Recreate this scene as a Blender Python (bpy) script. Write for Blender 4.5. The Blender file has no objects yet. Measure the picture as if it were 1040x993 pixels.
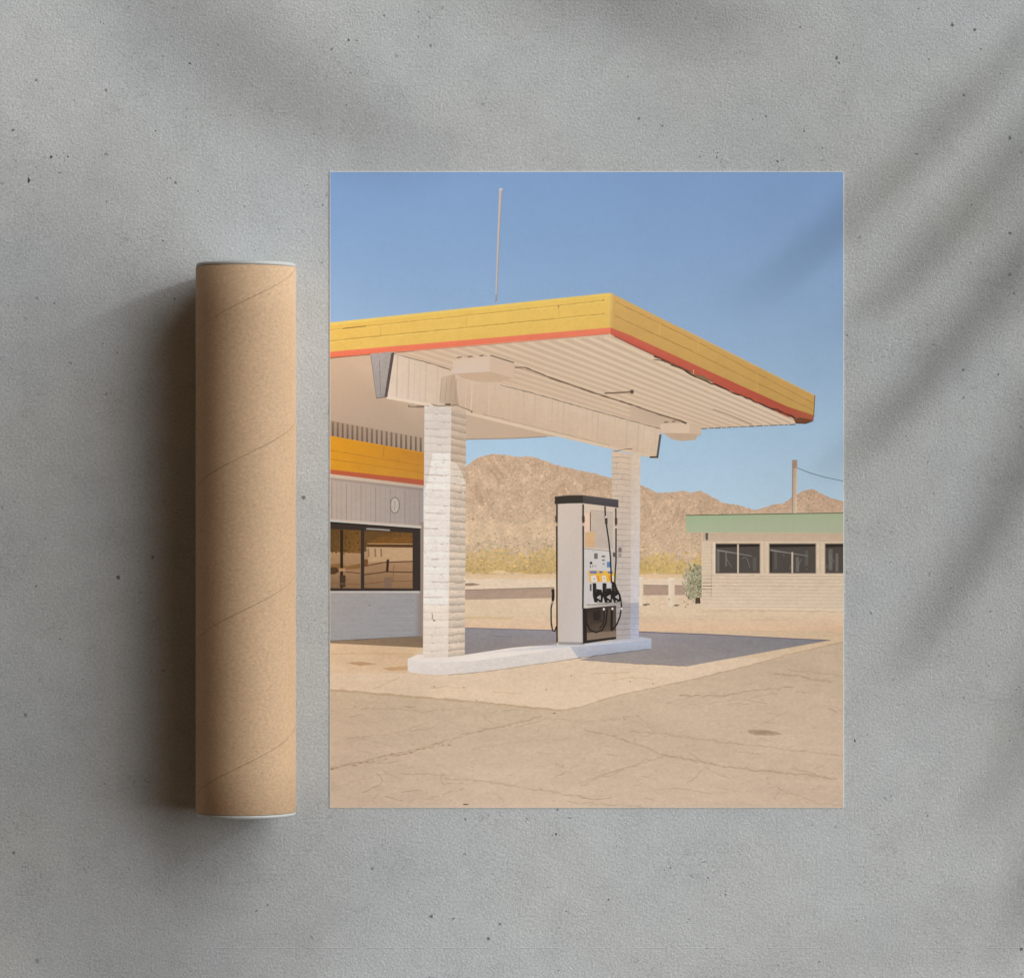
import bpy, math, random
from mathutils import Vector
random.seed(7)
C = bpy.context.scene
COL = C.collection
S = 0.000768                      # metres per photo pixel: the print is 40 x 50 cm
PI = math.pi

def wx(px): return (px - 520.0) * S
def wy(py): return (496.5 - py) * S
def lin(c):
    c = c / 255.0
    return c / 12.92 if c <= 0.04045 else ((c + 0.055) / 1.055) ** 2.4
def rgb(c, k=(1, 1, 1)): return tuple(min(0.97, lin(v) * f) for v, f in zip(c[:3], k)) + (1.0,)

# ------------------------------------------------------------------ nodes
class NT:
    def __init__(s, name):
        s.m = bpy.data.materials.new(name); s.m.use_nodes = True
        s.t = s.m.node_tree; s.t.nodes.clear()
        s.out = s.n('ShaderNodeOutputMaterial'); s.b = s.n('ShaderNodeBsdfPrincipled')
        s.l(s.b.outputs[0], s.out.inputs[0])
    def n(s, typ, **kw):
        o = s.t.nodes.new(typ)
        for k, v in kw.items(): setattr(o, k, v)
        return o
    def l(s, a, b): s.t.links.new(a, b)
    def put(s, sock, v):
        if hasattr(v, 'is_output') or isinstance(v, bpy.types.NodeSocket): s.l(v, sock)
        else: sock.default_value = v
    def math(s, op, a, b=0.0, c=0.0):
        o = s.n('ShaderNodeMath', operation=op)
        s.put(o.inputs[0], a); s.put(o.inputs[1], b); s.put(o.inputs[2], c)
        return o.outputs[0]
    def coord(s, scale=(1, 1, 1), rot=(0, 0, 0)):
        tc = s.n('ShaderNodeTexCoord'); mp = s.n('ShaderNodeMapping')
        mp.inputs['Scale'].default_value = scale; mp.inputs['Rotation'].default_value = rot
        s.l(tc.outputs['Object'], mp.inputs[0]); return mp.outputs[0]
    def noise(s, vec, scale, detail=2.0, rough=0.5, dist=0.0):
        o = s.n('ShaderNodeTexNoise'); s.l(vec, o.inputs['Vector'])
        o.inputs['Scale'].default_value = scale; o.inputs['Detail'].default_value = detail
        o.inputs['Roughness'].default_value = rough; o.inputs['Distortion'].default_value = dist
        return o.outputs[0]
    def remap(s, v, a, b, c, d):
        o = s.n('ShaderNodeMapRange'); s.put(o.inputs[0], v)
        for i, q in enumerate((a, b, c, d)): o.inputs[i + 1].default_value = q
        return o.outputs[0]
    def mul(s, col, fac):                      # colour times a scalar
        o = s.n('ShaderNodeVectorMath', operation='SCALE')
        s.put(o.inputs[0], col[:3] if isinstance(col, tuple) else col); s.put(o.inputs['Scale'], fac); return o.outputs[0]
    def mix(s, fac, a, b):
        o = s.n('ShaderNodeMix', data_type='RGBA'); s.put(o.inputs[0], fac)
        s.put(o.inputs[6], a); s.put(o.inputs[7], b); return o.outputs[2]
    def bump(s, h, strength, dist):
        o = s.n('ShaderNodeBump'); s.l(h, o.inputs['Height'])
        o.inputs['Strength'].default_value = strength; o.inputs['Distance'].default_value = dist
        s.l(o.outputs[0], s.b.inputs['Normal'])
    def fin(s, col, rough=0.6, spec=0.3):
        s.put(s.b.inputs['Base Color'], col); s.put(s.b.inputs['Roughness'], rough)
        s.b.inputs['Specular IOR Level'].default_value = spec
        return s.m

PX = 1.0 / S
def ink(name, layers, rough=0.5, spec=0.22):
    """printed ink: the colour stored on the faces, broken by procedural grain.
    layers: (scale in 1/px, amplitude, stretch x, detail)"""
    t = NT(name)
    a = t.n('ShaderNodeAttribute', attribute_name='Col')
    f = None
    for (sc, amp, st, det) in layers:
        v = t.coord((PX / st, PX, PX))
        q = t.remap(t.noise(v, sc, det, 0.6), 0.25, 0.75, 1 - amp, 1 + amp)
        f = q if f is None else t.math('MULTIPLY', f, q)
    return t.fin(t.mul(a.outputs['Color'], f), rough, spec)

INK = [ink('ink_smooth', [(0.012, .025, 1, 2), (0.10, .015, 1, 2), (0.4, .018, 1, 2)]),
       ink('ink_photo', [(0.03, .04, 1, 3), (0.12, .03, 1.3, 2), (0.38, .035, 1, 2)]),
       ink('ink_sand', [(0.010, .07, 3, 3), (0.05, .05, 4, 3), (0.18, .05, 3, 3), (0.42, .075, 1.6, 2)]),
       ink('ink_rock', [(0.022, .08, 1.4, 3), (0.055, .10, .7, 3), (0.13, .11, 1.2, 3), (0.35, .17, 1, 3)]),
       ink('ink_brick', [(0.06, .04, 1.2, 3), (0.18, .04, 1.8, 3), (0.38, .06, 1.3, 2)]),
       ink('ink_wood', [(0.05, .06, 0.3, 3), (0.4, .16, 0.35, 2)])]
SMOOTH, PHOTO, SAND, ROCK, BRICK, WOOD = range(6)

# ------------------------------------------------------------------ printed picture helpers
CX, CY = 596.0, 497.2             # print centre in photo pixels
PAPER = 0.00042                   # sheet thickness
STEP = 1.6e-6                     # thickness of one layer of ink
GW, GH = 530, 656                 # one cell per photo pixel: the highest ink layer so far
TOP = [[0] * GW for _ in range(GH)]
def cells(pts):
    """grid cells a polygon covers: (inside its outline, touched by its outline)"""
    P = [(x - 331.0, y - 170.0) for x, y in pts]; n = len(P); ins, edge = set(), set()
    for k in range(n):
        (ax, ay), (bx, by) = P[k], P[(k + 1) % n]; m = max(1, int(math.hypot(bx - ax, by - ay) / .35))
        for j in range(m + 1): edge.add((int(ax + (bx - ax) * j / m), int(ay + (by - ay) * j / m)))
    for yc in range(int(min(p[1] for p in P)), int(max(p[1] for p in P)) + 1):
        y = yc + .5; xs = []
        for k in range(n):
            (ax, ay), (bx, by) = P[k], P[(k + 1) % n]
            if (ay <= y) != (by <= y): xs.append(ax + (y - ay) / (by - ay) * (bx - ax))
        xs.sort()
        for a, b in zip(xs[::2], xs[1::2]):
            for xc in range(int(a + .5), int(b + .5)): ins.add((xc, yc))
    return ins, edge
INKK = (1.18, 1.20, 1.26)                        # ink strength
class Sheet:
    """flat printed area: polygons in photo pixels, each group on its own ink layer"""
    def __init__(s, tone=(1, 1, 1)): s.tone = tone; s.v = []; s.f = []; s.c = []; s.m = []; s.gv = []; s.gi = set(); s.ge = set()
    def up(s):
        """close the present group: it lies just above whatever ink it covers"""
        al = s.gi | s.ge
        if not al: return
        z = 1 + max(TOP[y][x] for x, y in al)
        for x, y in al: TOP[y][x] = z
        for i in s.gv: s.v[i] = (s.v[i][0], s.v[i][1], PAPER + z * STEP)
        s.gv = []; s.gi = set(); s.ge = set()
    def poly(s, pts, col, mat=PHOTO, up=False):
        if up: s.up()
        pts = [(min(856.4, max(335.4, x)), min(819.9, max(174.8, y))) for x, y in pts]
        ins, edg = cells(pts)
        if (ins - edg) & s.gi: s.up()
        s.gi |= ins - edg; s.ge |= edg
        i = len(s.v); s.gv += range(i, i + len(pts))
        s.v += [((x - CX) * S, (CY - y) * S, 0.0) for x, y in pts]
        ar = sum(pts[k][0] * pts[(k + 1) % len(pts)][1] - pts[(k + 1) % len(pts)][0] * pts[k][1] for k in range(len(pts)))
        idx = list(range(i, i + len(pts)))
        col = col if isinstance(col[0], (tuple, list)) else [col] * len(pts)
        cols = [rgb([v * f for v, f in zip(c, s.tone)], INKK) for c in col]
        if ar > 0: idx.reverse(); cols = cols[::-1]
        s.f.append(idx); s.c.append(cols); s.m.append(mat)
    def rect(s, x0, y0, x1, y1, col, mat=PHOTO, up=False):
        s.poly([(x0, y0), (x1, y0), (x1, y1), (x0, y1)], col, mat, up)
    def line(s, pts, w, col, mat=PHOTO, up=False, jit=0.0, solid=False):
        if up: s.up()
        if jit:
            q = []
            for a, b in zip(pts, pts[1:]):
                n = max(2, int(math.dist(a, b) / 4))
                for k in range(n):
                    u = k / n
                    q.append((a[0] + (b[0] - a[0]) * u + random.uniform(-jit, jit) * .5,
                              a[1] + (b[1] - a[1]) * u + random.uniform(-jit, jit)))
            pts = q + [pts[-1]]
        n = len(pts); L = []; R = []
        for k, (x, y) in enumerate(pts):
            a = pts[max(0, k - 1)]; b = pts[min(n - 1, k + 1)]
            dx, dy = b[0] - a[0], b[1] - a[1]; d = math.hypot(dx, dy) or 1
            ww = (w[0] + (w[1] - w[0]) * k / (n - 1)) if isinstance(w, tuple) else w
            if ww <= 1.35 and not solid: ww *= .8
            if jit: ww *= random.uniform(.55, 1.35)
            nx, ny = -dy / d * ww / 2, dx / d * ww / 2
            L.append((x + nx, y + ny)); R.append((x - nx, y - ny))
        for k in range(n - 1): s.poly([L[k], L[k + 1], R[k + 1], R[k]], col, mat)
    def ellipse(s, x, y, rx, ry, col, mat=PHOTO, up=False, n=20, jit=0.0):
        s.poly([(x + rx * math.cos(2 * PI * k / n) * (1 + random.uniform(-jit, jit)),
                 y + ry * math.sin(2 * PI * k / n) * (1 + random.uniform(-jit, jit))) for k in range(n)], col, mat, up)
    def dabs(s, inside, box, cell, cols, size=(.3, .48), squash=.6, dens=1.0, mat=PHOTO, up=True):
        """small irregular blots on a jittered grid that never overlap"""
        if up: s.up()
        x0, y0, x1, y1 = box; occ = {}
        for _ in range(int(dens * (x1 - x0) * (y1 - y0) / (cell * cell * squash) * 1.6)):
            x, y = random.uniform(x0, x1), random.uniform(y0, y1); r = random.uniform(*size) * random.choice((.55, .8, 1, 1.25))
            if not inside(x, y): continue
            gx, gy = int(x / cell), int(y / (cell * squash))
            if any(abs(x - q[0]) < cell * (r + q[2]) and abs(y - q[1]) < cell * squash * (r + q[2])
                   for i in (-1, 0, 1) for j in (-1, 0, 1) for q in occ.get((gx + i, gy + j), ())): continue
            occ.setdefault((gx, gy), []).append((x, y, r))
            n = 6; ph = random.random() * 6; c = random.choice(cols); jt = random.uniform(.94, 1.05)
            s.poly([(x + math.cos(ph + k * 2 * PI / n) * cell * r * random.uniform(.5, 1),
                     y + math.sin(ph + k * 2 * PI / n) * cell * squash * r * random.uniform(.5, 1)) for k in range(n)],
                   tuple(min(255, v * jt) for v in c), mat)
    def build(s, name, parent):
        s.up()
        me = bpy.data.meshes.new(name)
        me.from_pydata(s.v, [], s.f)
        for m in INK: me.materials.append(m)
        at = me.color_attributes.new('Col', 'FLOAT_COLOR', 'CORNER')
        k = 0
        for p, cs, mi in zip(me.polygons, s.c, s.m):
            p.material_index = mi
            for c in cs: at.data[k].color = c; k += 1
        o = bpy.data.objects.new(name, me); COL.objects.link(o); o.parent = parent
        return o
def lerp(a, b, t): return tuple(a[i] + (b[i] - a[i]) * t for i in range(len(a)))
def interp(pts, x):
    for a, b in zip(pts, pts[1:]):
        if a[0] <= x <= b[0]: return a[1] + (b[1] - a[1]) * (x - a[0]) / ((b[0] - a[0]) or 1)
    return pts[0][1] if x < pts[0][0] else pts[-1][1]

def mesh_obj(name, verts, faces, mat, parent=None, smooth=False):
    me = bpy.data.meshes.new(name); me.from_pydata(verts, [], faces)
    me.materials.append(mat)
    if smooth:
        for p in me.polygons: p.use_smooth = True
    o = bpy.data.objects.new(name, me); COL.objects.link(o); o.parent = parent
    return o
def empty(name, loc, label, cat, group=None):
    o = bpy.data.objects.new(name, None); COL.objects.link(o); o.location = loc
    o.empty_display_size = .05; o['label'] = label; o['category'] = cat
    if group: o['group'] = group
    return o

# ================================================================== concrete surface
def concrete():
    t = NT('concrete')
    v = t.coord((PX, PX, PX))
    big = t.remap(t.noise(v, .0035, 3, .55), .3, .7, .96, 1.04)
    mid = t.remap(t.noise(v, .03, 4, .65), .3, .7, .955, 1.045)
    fine = t.remap(t.noise(v, .40, 2, .7), .25, .75, .82, 1.18)
    tint = t.mix(t.remap(t.noise(v, .005, 2), .35, .65, 0, 1), CONC_A, CONC_B)
    col = t.mul(tint, t.math('MULTIPLY', t.math('MULTIPLY', big, mid), fine))
    # small pores, the shade of their depth painted dark
    vo = t.n('ShaderNodeTexVoronoi'); t.l(v, vo.inputs['Vector']); vo.inputs['Scale'].default_value = .085
    sepc = t.n('ShaderNodeSeparateColor'); t.l(vo.outputs['Color'], sepc.inputs[0])
    rad = t.math('MULTIPLY', t.math('POWER', sepc.outputs[0], 5.0), .17)
    wob = t.math('ADD', vo.outputs['Distance'], t.remap(t.noise(v, .55, 2), .2, .8, -.11, .11))
    clus = t.remap(t.noise(v, .012, 2), .40, .58, 0, 1)
    pore = t.math('MULTIPLY', t.math('LESS_THAN', wob, rad), clus)
    # hairline scratches in patches
    ns = t.noise(t.coord((PX, PX * 1.7, PX), (0, 0, .6)), .11, 3, .6, 1.2)
    hair = t.math('MULTIPLY', t.math('LESS_THAN', t.math('ABSOLUTE', t.math('SUBTRACT', ns, .5)), .010),
                  t.remap(t.noise(v, .017, 3), .50, .64, 0, 1))
    pin = t.math('MULTIPLY', t.remap(t.noise(v, .62, 1, .5), .26, .31, 1, 0), t.remap(t.noise(v, .02, 3), .46, .66, .15, 1))
    pore = t.math('MAXIMUM', pore, t.math('MULTIPLY', pin, .7))
    pore_shade_scratch = t.math('MAXIMUM', t.math('MULTIPLY', pore, .74), t.math('MULTIPLY', hair, .42))
    col = t.mix(pore_shade_scratch, col, rgb((62, 63, 60)))
    h = t.math('ADD', t.math('MULTIPLY', t.noise(v, .42, 2, .7), .9), t.math('MULTIPLY', t.noise(v, .13, 3, .6), .42))
    h = t.math('SUBTRACT', h, t.math('MULTIPLY', pore_shade_scratch, .8))
    t.bump(h, .46, .0010)
    return t.fin(col, .85, .2)
CONC_A = rgb((184, 189, 192)); CONC_B = rgb((188, 191, 191))
M_conc = concrete()
L2 = 4.0
ground = mesh_obj('concrete_surface', [(-L2, -L2, 0), (L2, -L2, 0), (L2, L2, 0), (-L2, L2, 0)], [(0, 1, 2, 3)], M_conc)
ground['kind'] = 'structure'
ground['label'] = 'pale grey concrete surface with small dark pits and fine grain'
# chips and pits seen in the photograph: flat polygons, the shade of their depth put into the colour
def pit_mat():
    t = NT('pit_shade'); v = t.coord((PX, PX, PX))
    return t.fin(t.mix(t.noise(v, .5, 2), rgb((40, 40, 38)), rgb((96, 98, 95))), .95, .1)
PITS = [(29,183,3.0,1.7,1),(52,160,2.2,1.2,2),(69,159,1.6,1,6),(158,133,1.6,1,1),(193,64.5,1.9,1,0),(354,41,2,1.3,3),(337,50.5,1.6,1,1),
 (425,37.5,1.6,1,0),(373,75,1.2,1,4),(356,74,1.2,1,4),(105,24,1.2,1,1),(221,46,1.1,1,0),(234,117,1.1,1,1),(170,182,1.2,1,1),(201,194,1.1,1,1),
 (328,208,1.3,1.3,0),(327,267,1.3,1.3,1),(55,308,2.2,.6,4),(119,358,1.4,1,0),(319,136,1.2,1,2),(312,188,1,1.6,2),(352,107,1.2,.7,0),
 (852,64,1.8,1,1),(817,133,1.8,1,1),(711,159,1.9,.8,2),(728,160,1.5,1,6),(996,50,1.7,.8,1),(1016,75,1.2,1,1),(987,208,1.3,1,0),(986,267,1.2,1,0),
 (1030,298,1.6,1,1),(1014,380,1.5,1.2,1),(638,78,1.2,1.5,0),(953,132,1.1,1.2,1),(920,443,1.5,.7,3),(933,9,1.3,1,1),(895,117,1,1,0),(867,46,1,1,0),
 (687,4,1.2,1,1),(831,4,1.2,.8,0),(46,547,1.3,.7,0),(61,649,1.3,1,0),(136,794,1.7,.6,6),(151,794,1.5,.8,5),(174,976,1.3,.8,0),(23,880,1.5,.5,5),
 (948,501,1.2,1.3,1),(868,752,1.6,1.8,2),(881,746,1.1,1,0),(933,823,1.6,.5,4),(565,847,2.1,1.2,3),(535,831,1.2,1.4,2),(618,913,1.9,.7,1),(575,925,1.4,1.2,3),
 (556,901,1.1,1,0),(832,976,1.4,1,0),(681,881,2.0,.7,4),(719,891,1.5,1,3),(702,889,1.2,1,1),(737,908,1.7,.9,4),(712,872,1.4,.5,2),(698,936,1.3,.6,3),
 (1006,621,1.8,.6,3),(1004,676,1.2,1,1),(958,706,1.5,.4,2),(905,808,1.6,.6,5),(626,859,1.2,1,1),(631,851,1,1,1),(648,975,1.3,.6,2),(900,570,1.1,.8,2),
 (1017,640,1.2,.5,3),(76,102,1.1,1,1),(6,340,1,1,0),(40,690,1,1,0),(90,880,1.1,.6,3),(97,470,1,1,0),(1032,700,1.2,.8,1),(930,610,1,.6,2)]
pv, pf = [], []
rp = random.Random(3)
def chip(x, y, r, asp, ang):
    n = 8; i = len(pv)
    for k in range(n):
        a = 2 * PI * k / n; q = r * rp.uniform(.4, 1.2)
        dx, dy = math.cos(a) * q, math.sin(a) * q * asp
        dx, dy = dx * math.cos(ang) - dy * math.sin(ang), dx * math.sin(ang) + dy * math.cos(ang)
        pv.append((wx(x + dx), wy(y + dy), 2e-5))
    pf.append(list(range(i + n - 1, i - 1, -1)))
for (x, y, r, asp, sat) in PITS:
    chip(x, y, r * .70, asp, rp.uniform(-.3, .3))
    for k in range(sat):
        a = rp.uniform(0, 2 * PI); d = r * rp.uniform(1.9, 4.2) + k * .8
        chip(x + math.cos(a) * d, y + math.sin(a) * d * .7, rp.uniform(.4, .85), rp.uniform(.4, 1), rp.uniform(-1.5, 1.5))
pits = mesh_obj('concrete_pits', pv, pf, pit_mat(), ground)
pits['kind'] = 'stuff'; pits['label'] = 'small dark pits and chips in the concrete'
# cast ridge left by the formwork, low in the picture
rv, rf = [], []
x = 205
while x < 1060:
    ln = rp.uniform(6, 60)
    if rp.random() < .8:
        y0 = 962 + (x - 205) * .0005 + rp.uniform(-.2, .2); i = len(rv)
        for (dx, dy, z) in ((0, .55, 0), (ln, .55, 0), (ln - .5, 0, .00014), (.5, 0, .00014), (0, -.55, 0), (ln, -.55, 0)):
            rv.append((wx(x + dx), wy(y0 + dy), z))
        rf += [(i, i + 1, i + 2, i + 3), (i + 3, i + 2, i + 5, i + 4)]
    x += ln + rp.uniform(1, 26)
ridge = mesh_obj('concrete_ridge', rv, rf, M_conc, ground)

# ================================================================== cardboard tube
H = 3.0
R = 0.0386
tx = wx(249.8) * (H - R) / H; ty = wy(547.6) * (H - R) / H
HL = 276.0 * S * (H - R) / H
tube = empty('cardboard_tube', (tx, ty, 0), 'brown kraft cardboard mailing tube with white end caps lying left of the print', 'mailing tube')
def kraft():
    t = NT('kraft_paper')
    tc = t.n('ShaderNodeTexCoord'); sp = t.n('ShaderNodeSeparateXYZ'); t.l(tc.outputs['Object'], sp.inputs[0])
    P = 157 * S * .974
    phi = t.math('ARCTAN2', sp.outputs[0], t.math('SUBTRACT', sp.outputs[2], R))
    vv = t.math('SUBTRACT', sp.outputs[1], t.math('MULTIPLY', phi, P / (2 * PI)))
    y0 = wy(461.5) * .974 - ty - P * .08 / (2 * PI)
    fr = t.math('FRACT', t.math('DIVIDE', t.math('ADD', vv, P * 10.5 - y0), P))
    d = t.math('ABSOLUTE', t.math('SUBTRACT', fr, .5))
    v = t.coord((PX, PX, PX))
    fade = t.remap(t.noise(v, .02, 2), .3, .6, .45, 1.0)
    seam = t.math('MULTIPLY', t.remap(d, .0014, .0042, 1, 0), fade)
    step = t.remap(fr, .5, .56, 1.0, 0.0)
    fib = t.remap(t.noise(t.coord((PX * .55, PX, PX), (0, 0, .45)), .5, 3, .7), .25, .75, .83, 1.17)
    spk = t.remap(t.noise(v, .28, 3, .7), .25, .75, .90, 1.10)
    big = t.remap(t.noise(v, .018, 3), .3, .7, .965, 1.035)
    col = t.mul(KRAFT, t.math('MULTIPLY', t.math('MULTIPLY', fib, spk), big))
    fl = t.math('GREATER_THAN', t.noise(v, .55, 1, .5), .71)
    col = t.mix(t.math('MULTIPLY', fl, .22), col, rgb((236, 214, 184)))
    dk = t.math('LESS_THAN', t.noise(t.coord((PX, PX, PX * 1.3), (.4, .2, 1)), .5, 1, .5), .285)
    col = t.mix(t.math('MULTIPLY', dk, .25), col, rgb((120, 84, 52)))
    col = t.mix(t.math('MULTIPLY', seam, .42), col, rgb((96, 62, 34)))
    h = t.math('ADD', t.math('MULTIPLY', t.noise(v, .22, 3, .6), .35), t.math('MULTIPLY', t.math('SUBTRACT', 1, seam), 1.0))
    h = t.math('SUBTRACT', h, t.math('MULTIPLY', t.math('LESS_THAN', fr, .5), .0))
    t.bump(h, .5, .0006)
    return t.fin(col, .7, .25)
KRAFT = rgb((202, 171, 138))
M_kraft = kraft()
def plastic():
    t = NT('white_cap_plastic'); v = t.coord((PX, PX, PX))
    return t.fin(t.mul(rgb((190, 194, 192)), t.remap(t.noise(v, .1, 2), .3, .7, .97, 1.03)), .42, .45)
M_cap = plastic()
def lathe_y(prof, n=128):
    """prof: (y, r) revolve round the tube axis (x=0, z=R)"""
    vs, fs = [], []
    for (y, r) in prof:
        for k in range(n):
            a = 2 * PI * k / n; vs.append((math.sin(a) * r, y, R + math.cos(a) * r))
    for j in range(len(prof) - 1):
        for k in range(n):
            a, b = j * n + k, j * n + (k + 1) % n
            fs.append((a, b, b + n, a + n))
    return vs, fs
T = .0022
prof = [(-HL, R - T), (-HL, R - .0004), (-HL + .0004, R)]
prof += [(-HL + .0004 + (2 * HL - .0008) * k / 12, R) for k in range(1, 13)]
prof += [(HL, R - .0004), (HL, R - T), (-HL, R - T)]
vs, fs = lathe_y(prof)
body = mesh_obj('tube_body', vs, fs, M_kraft, tube, True)
def cap(sgn):
    pr = [(-.022, R - .0028), (-.0002, R - .0026), (.0000, R - .0010), (.0006, R - .0004), (.0022, R - .0006), (.0031, R - .0020),
          (.0033, R - .0050), (.0018, R - .0062), (-.006, R - .0072), (-.0065, R - .010), (-.0065, .0005)]
    vs, fs = lathe_y([(sgn * (HL + .0002 + y), r) for y, r in pr])
    if sgn < 0: fs = [f[::-1] for f in fs]
    o = mesh_obj('end_cap', vs, fs, M_cap, tube, True)
    return o
cap(1); cap(-1)

# ================================================================== the print
poster = empty('poster_print', (wx(CX), wy(CY), 0),
               'unframed colour print of a desert petrol station with yellow canopy lying on the concrete', 'poster')
def paper_mat():
    t = NT('print_paper'); v = t.coord((PX, PX, PX))
    return t.fin(t.mul(rgb((226, 226, 220)), t.remap(t.noise(v, .2, 2), .3, .7, .98, 1.02)), .6, .25)
a0, a1, b0, b1 = (334.8 - CX) * S, (857.0 - CX) * S, (CY - 820.3) * S, (CY - 174.2) * S
paper = mesh_obj('paper_sheet', [(x, y, z) for z in (2e-5, PAPER) for (x, y) in ((a0, b0), (a1, b0), (a1, b1), (a0, b1))],
                 [(3, 2, 1, 0), (4, 5, 6, 7), (0, 1, 5, 4), (1, 2, 6, 5), (2, 3, 7, 6), (3, 0, 4, 7)], paper_mat(), poster)

# ---- sky
s = Sheet()
stops = [(174, (129, 160, 201)), (235, (134, 165, 203)), (300, (142, 172, 205)), (380, (156, 185, 212)), (440, (170, 199, 220)), (530, (186, 210, 224))]
for (y0, c0), (y1, c1) in zip(stops, stops[1:]):
    s.poly([(335, y0), (857, y0), (857, y1), (335, y1)], [c0, c0, c1, c1], SMOOTH)
s.build('printed_sky', poster)
# ---- mountains
ridgeR = [(752, 522), (762, 517.5), (768, 518), (778, 515), (786, 512), (796, 511), (805, 504.5), (815, 498.5), (824, 496.5), (832, 500), (842, 505), (857, 509)]
ridgeL = [(470, 476), (480, 468), (487, 464), (497, 461.3), (510, 461.3), (525, 464), (540, 463.5), (552, 467), (565, 472), (585, 477), (605, 481),
          (622, 486), (640, 491), (652, 492.5), (660, 497), (668, 500.5), (680, 500), (693, 498.5), (700, 500), (712, 498.5), (718, 501.5), (726, 506),
          (735, 511), (750, 513), (762, 516.5), (772, 521)]
def rough_edge(pts, step=2.2, j=.55):
    out = []
    x = pts[0][0]
    while x < pts[-1][0]:
        out.append((x, interp(pts, x) + random.uniform(-j, j))); x += step
    return out + [pts[-1]]
def mountain(rg, lo, c_top, c_low, mid):
    s = Sheet((1.0, 1.01, 1.03)); e = rough_edge(rg)
    for a, b in zip(e, e[1:]):
        ma, mb = (a[0], a[1] + (lo - a[1]) * mid), (b[0], b[1] + (lo - b[1]) * mid)
        s.poly([a, b, mb, ma], [c_top, c_top, lerp(c_top, c_low, .55), lerp(c_top, c_low, .55)], ROCK)
        s.poly([ma, mb, (b[0], lo), (a[0], lo)], [lerp(c_top, c_low, .55)] * 2 + [c_low] * 2, ROCK)
    ins = lambda x, y: rg[0][0] < x < rg[-1][0] and interp(rg, x) + 2 < y < lo
    bx = (rg[0][0], 460, rg[-1][0], lo)
    s.dabs(ins, bx, 2.6, [(178, 148, 118), (172, 142, 114), (186, 154, 122), (160, 132, 106)], (.2, .44), .75, .5, ROCK)
    s.dabs(ins, bx, 3.4, [(216, 186, 154), (211, 180, 146), (220, 192, 160)], (.2, .42), .7, .4, ROCK)
    return s
mountain(ridgeR, 524, (198, 165, 134), (204, 172, 142), .5).build('printed_mountain', poster)
s = mountain(ridgeL, 585, (199, 167, 135), (212, 184, 150), .5)
s.up()
gr = random.Random(9)
for k in range(26):                      # shaded gullies and pale spurs running down the slope
    x = gr.uniform(476, 728); y = interp(ridgeL, x) + gr.uniform(3, 26); L = gr.uniform(10, 26); sl = gr.choice((-.5, -.3, .3, .5, .7)); w = gr.uniform(1.6, 4)
    c = gr.choice([(189, 157, 126), (193, 161, 129), (207, 175, 143), (210, 178, 146)])
    q = [(x + sl * L * u + gr.uniform(-1, 1), y + L * u) for u in (0, .33, .66, 1)]
    s.poly([q[0], (q[1][0] + w * .7, q[1][1]), (q[2][0] + w, q[2][1]), (q[3][0] + w * .4, q[3][1]), q[3], (q[2][0] - w, q[2][1]), (q[1][0] - w * .6, q[1][1])], c, ROCK, True)
s.poly([(472, 530), (500, 527), (530, 533), (562, 520), (562, 545), (520, 546), (472, 552)], [(214, 184, 148)] * 7, ROCK, True)
s.build('printed_mountain', poster)
# ---- dry scrub in front of the mountain
s = Sheet()
def scrub(x0, x1, ytop, ybot, base):
    e = []; x = x0
    while x < x1: e.append((x, ytop + random.uniform(-4, 4) + 4 * math.sin(x * .11))); x += 1.8
    e.append((x1, ytop))
    for a, b in zip(e, e[1:]):
        s.poly([a, b, (b[0], ybot + math.sin(b[0] * .13)), (a[0], ybot + math.sin(a[0] * .13))], [lerp(base, (214, 184, 140), .55)] * 2 + [base] * 2, ROCK)
def scrub_dabs(rows):
    for cell, cols, box, d in rows: s.dabs(lambda x, y: True, box, cell, cols, (.3, .5), .7, d, ROCK)
scrub(470, 566, 560, 582, (198, 168, 112))
scrub_dabs(((4.2, [(205, 172, 104), (192, 164, 104), (178, 158, 104), (214, 184, 122)], (470, 556, 566, 583), .8),
                           (3.0, [(164, 146, 94), (178, 148, 84), (198, 156, 90), (152, 140, 96)], (470, 566, 566, 582), .55),
                           (5.0, [(190, 176, 140), (178, 164, 124), (200, 182, 140)], (470, 548, 566, 570), .5), (3.4, [(186, 164, 118), (196, 176, 132), (174, 158, 118)], (474, 536, 566, 560), .3)))
s.poly([(495, 582), (503, 579.5), (512, 579), (516, 582)], (226, 198, 150), SAND, True)
s.build('printed_scrub', poster)
s = Sheet(); scrub(648, 716, 566, 583, (204, 174, 110))
scrub_dabs((
                           (3.6, [(206, 176, 100), (190, 164, 96), (214, 182, 120), (168, 150, 96)], (649, 562, 712, 583), .8),
                           (4.4, [(212, 184, 128), (198, 170, 118), (206, 168, 96)], (649, 552, 712, 570), .45)))
s.build('printed_scrub', poster)
# ---- ground of the picture
s = Sheet()
g = lambda y0, y1, c0, c1, mat=SAND: s.poly([(335, y0), (857, y0), (857, y1), (335, y1)], [c0, c0, c1, c1], mat)
g(583, 588, (222, 190, 150), (224, 196, 160)); g(588, 598, (226, 204, 176), (228, 206, 178)); g(598, 625, (224, 198, 168), (222, 197, 166))
g(625, 640, (220, 194, 162), (224, 190, 156)); g(640, 668, (216, 188, 154), (216, 190, 158)); g(668, 740, (222, 197, 168), (223, 198, 170))
s.up()
s.poly([(470, 599.2), (563, 596.6), (563, 607), (470, 609)], [(168, 146, 128), (176, 150, 128), (180, 154, 132), (176, 152, 132)], SAND)
s.poly([(648, 594), (698, 594.5), (698, 604), (648, 604.5)], (176, 150, 130), SAND)
s.poly([(470, 592.4), (480, 591.8), (489, 593.6), (478, 595), (470, 594.6)], (150, 128, 108), SAND)
s.up()
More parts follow.
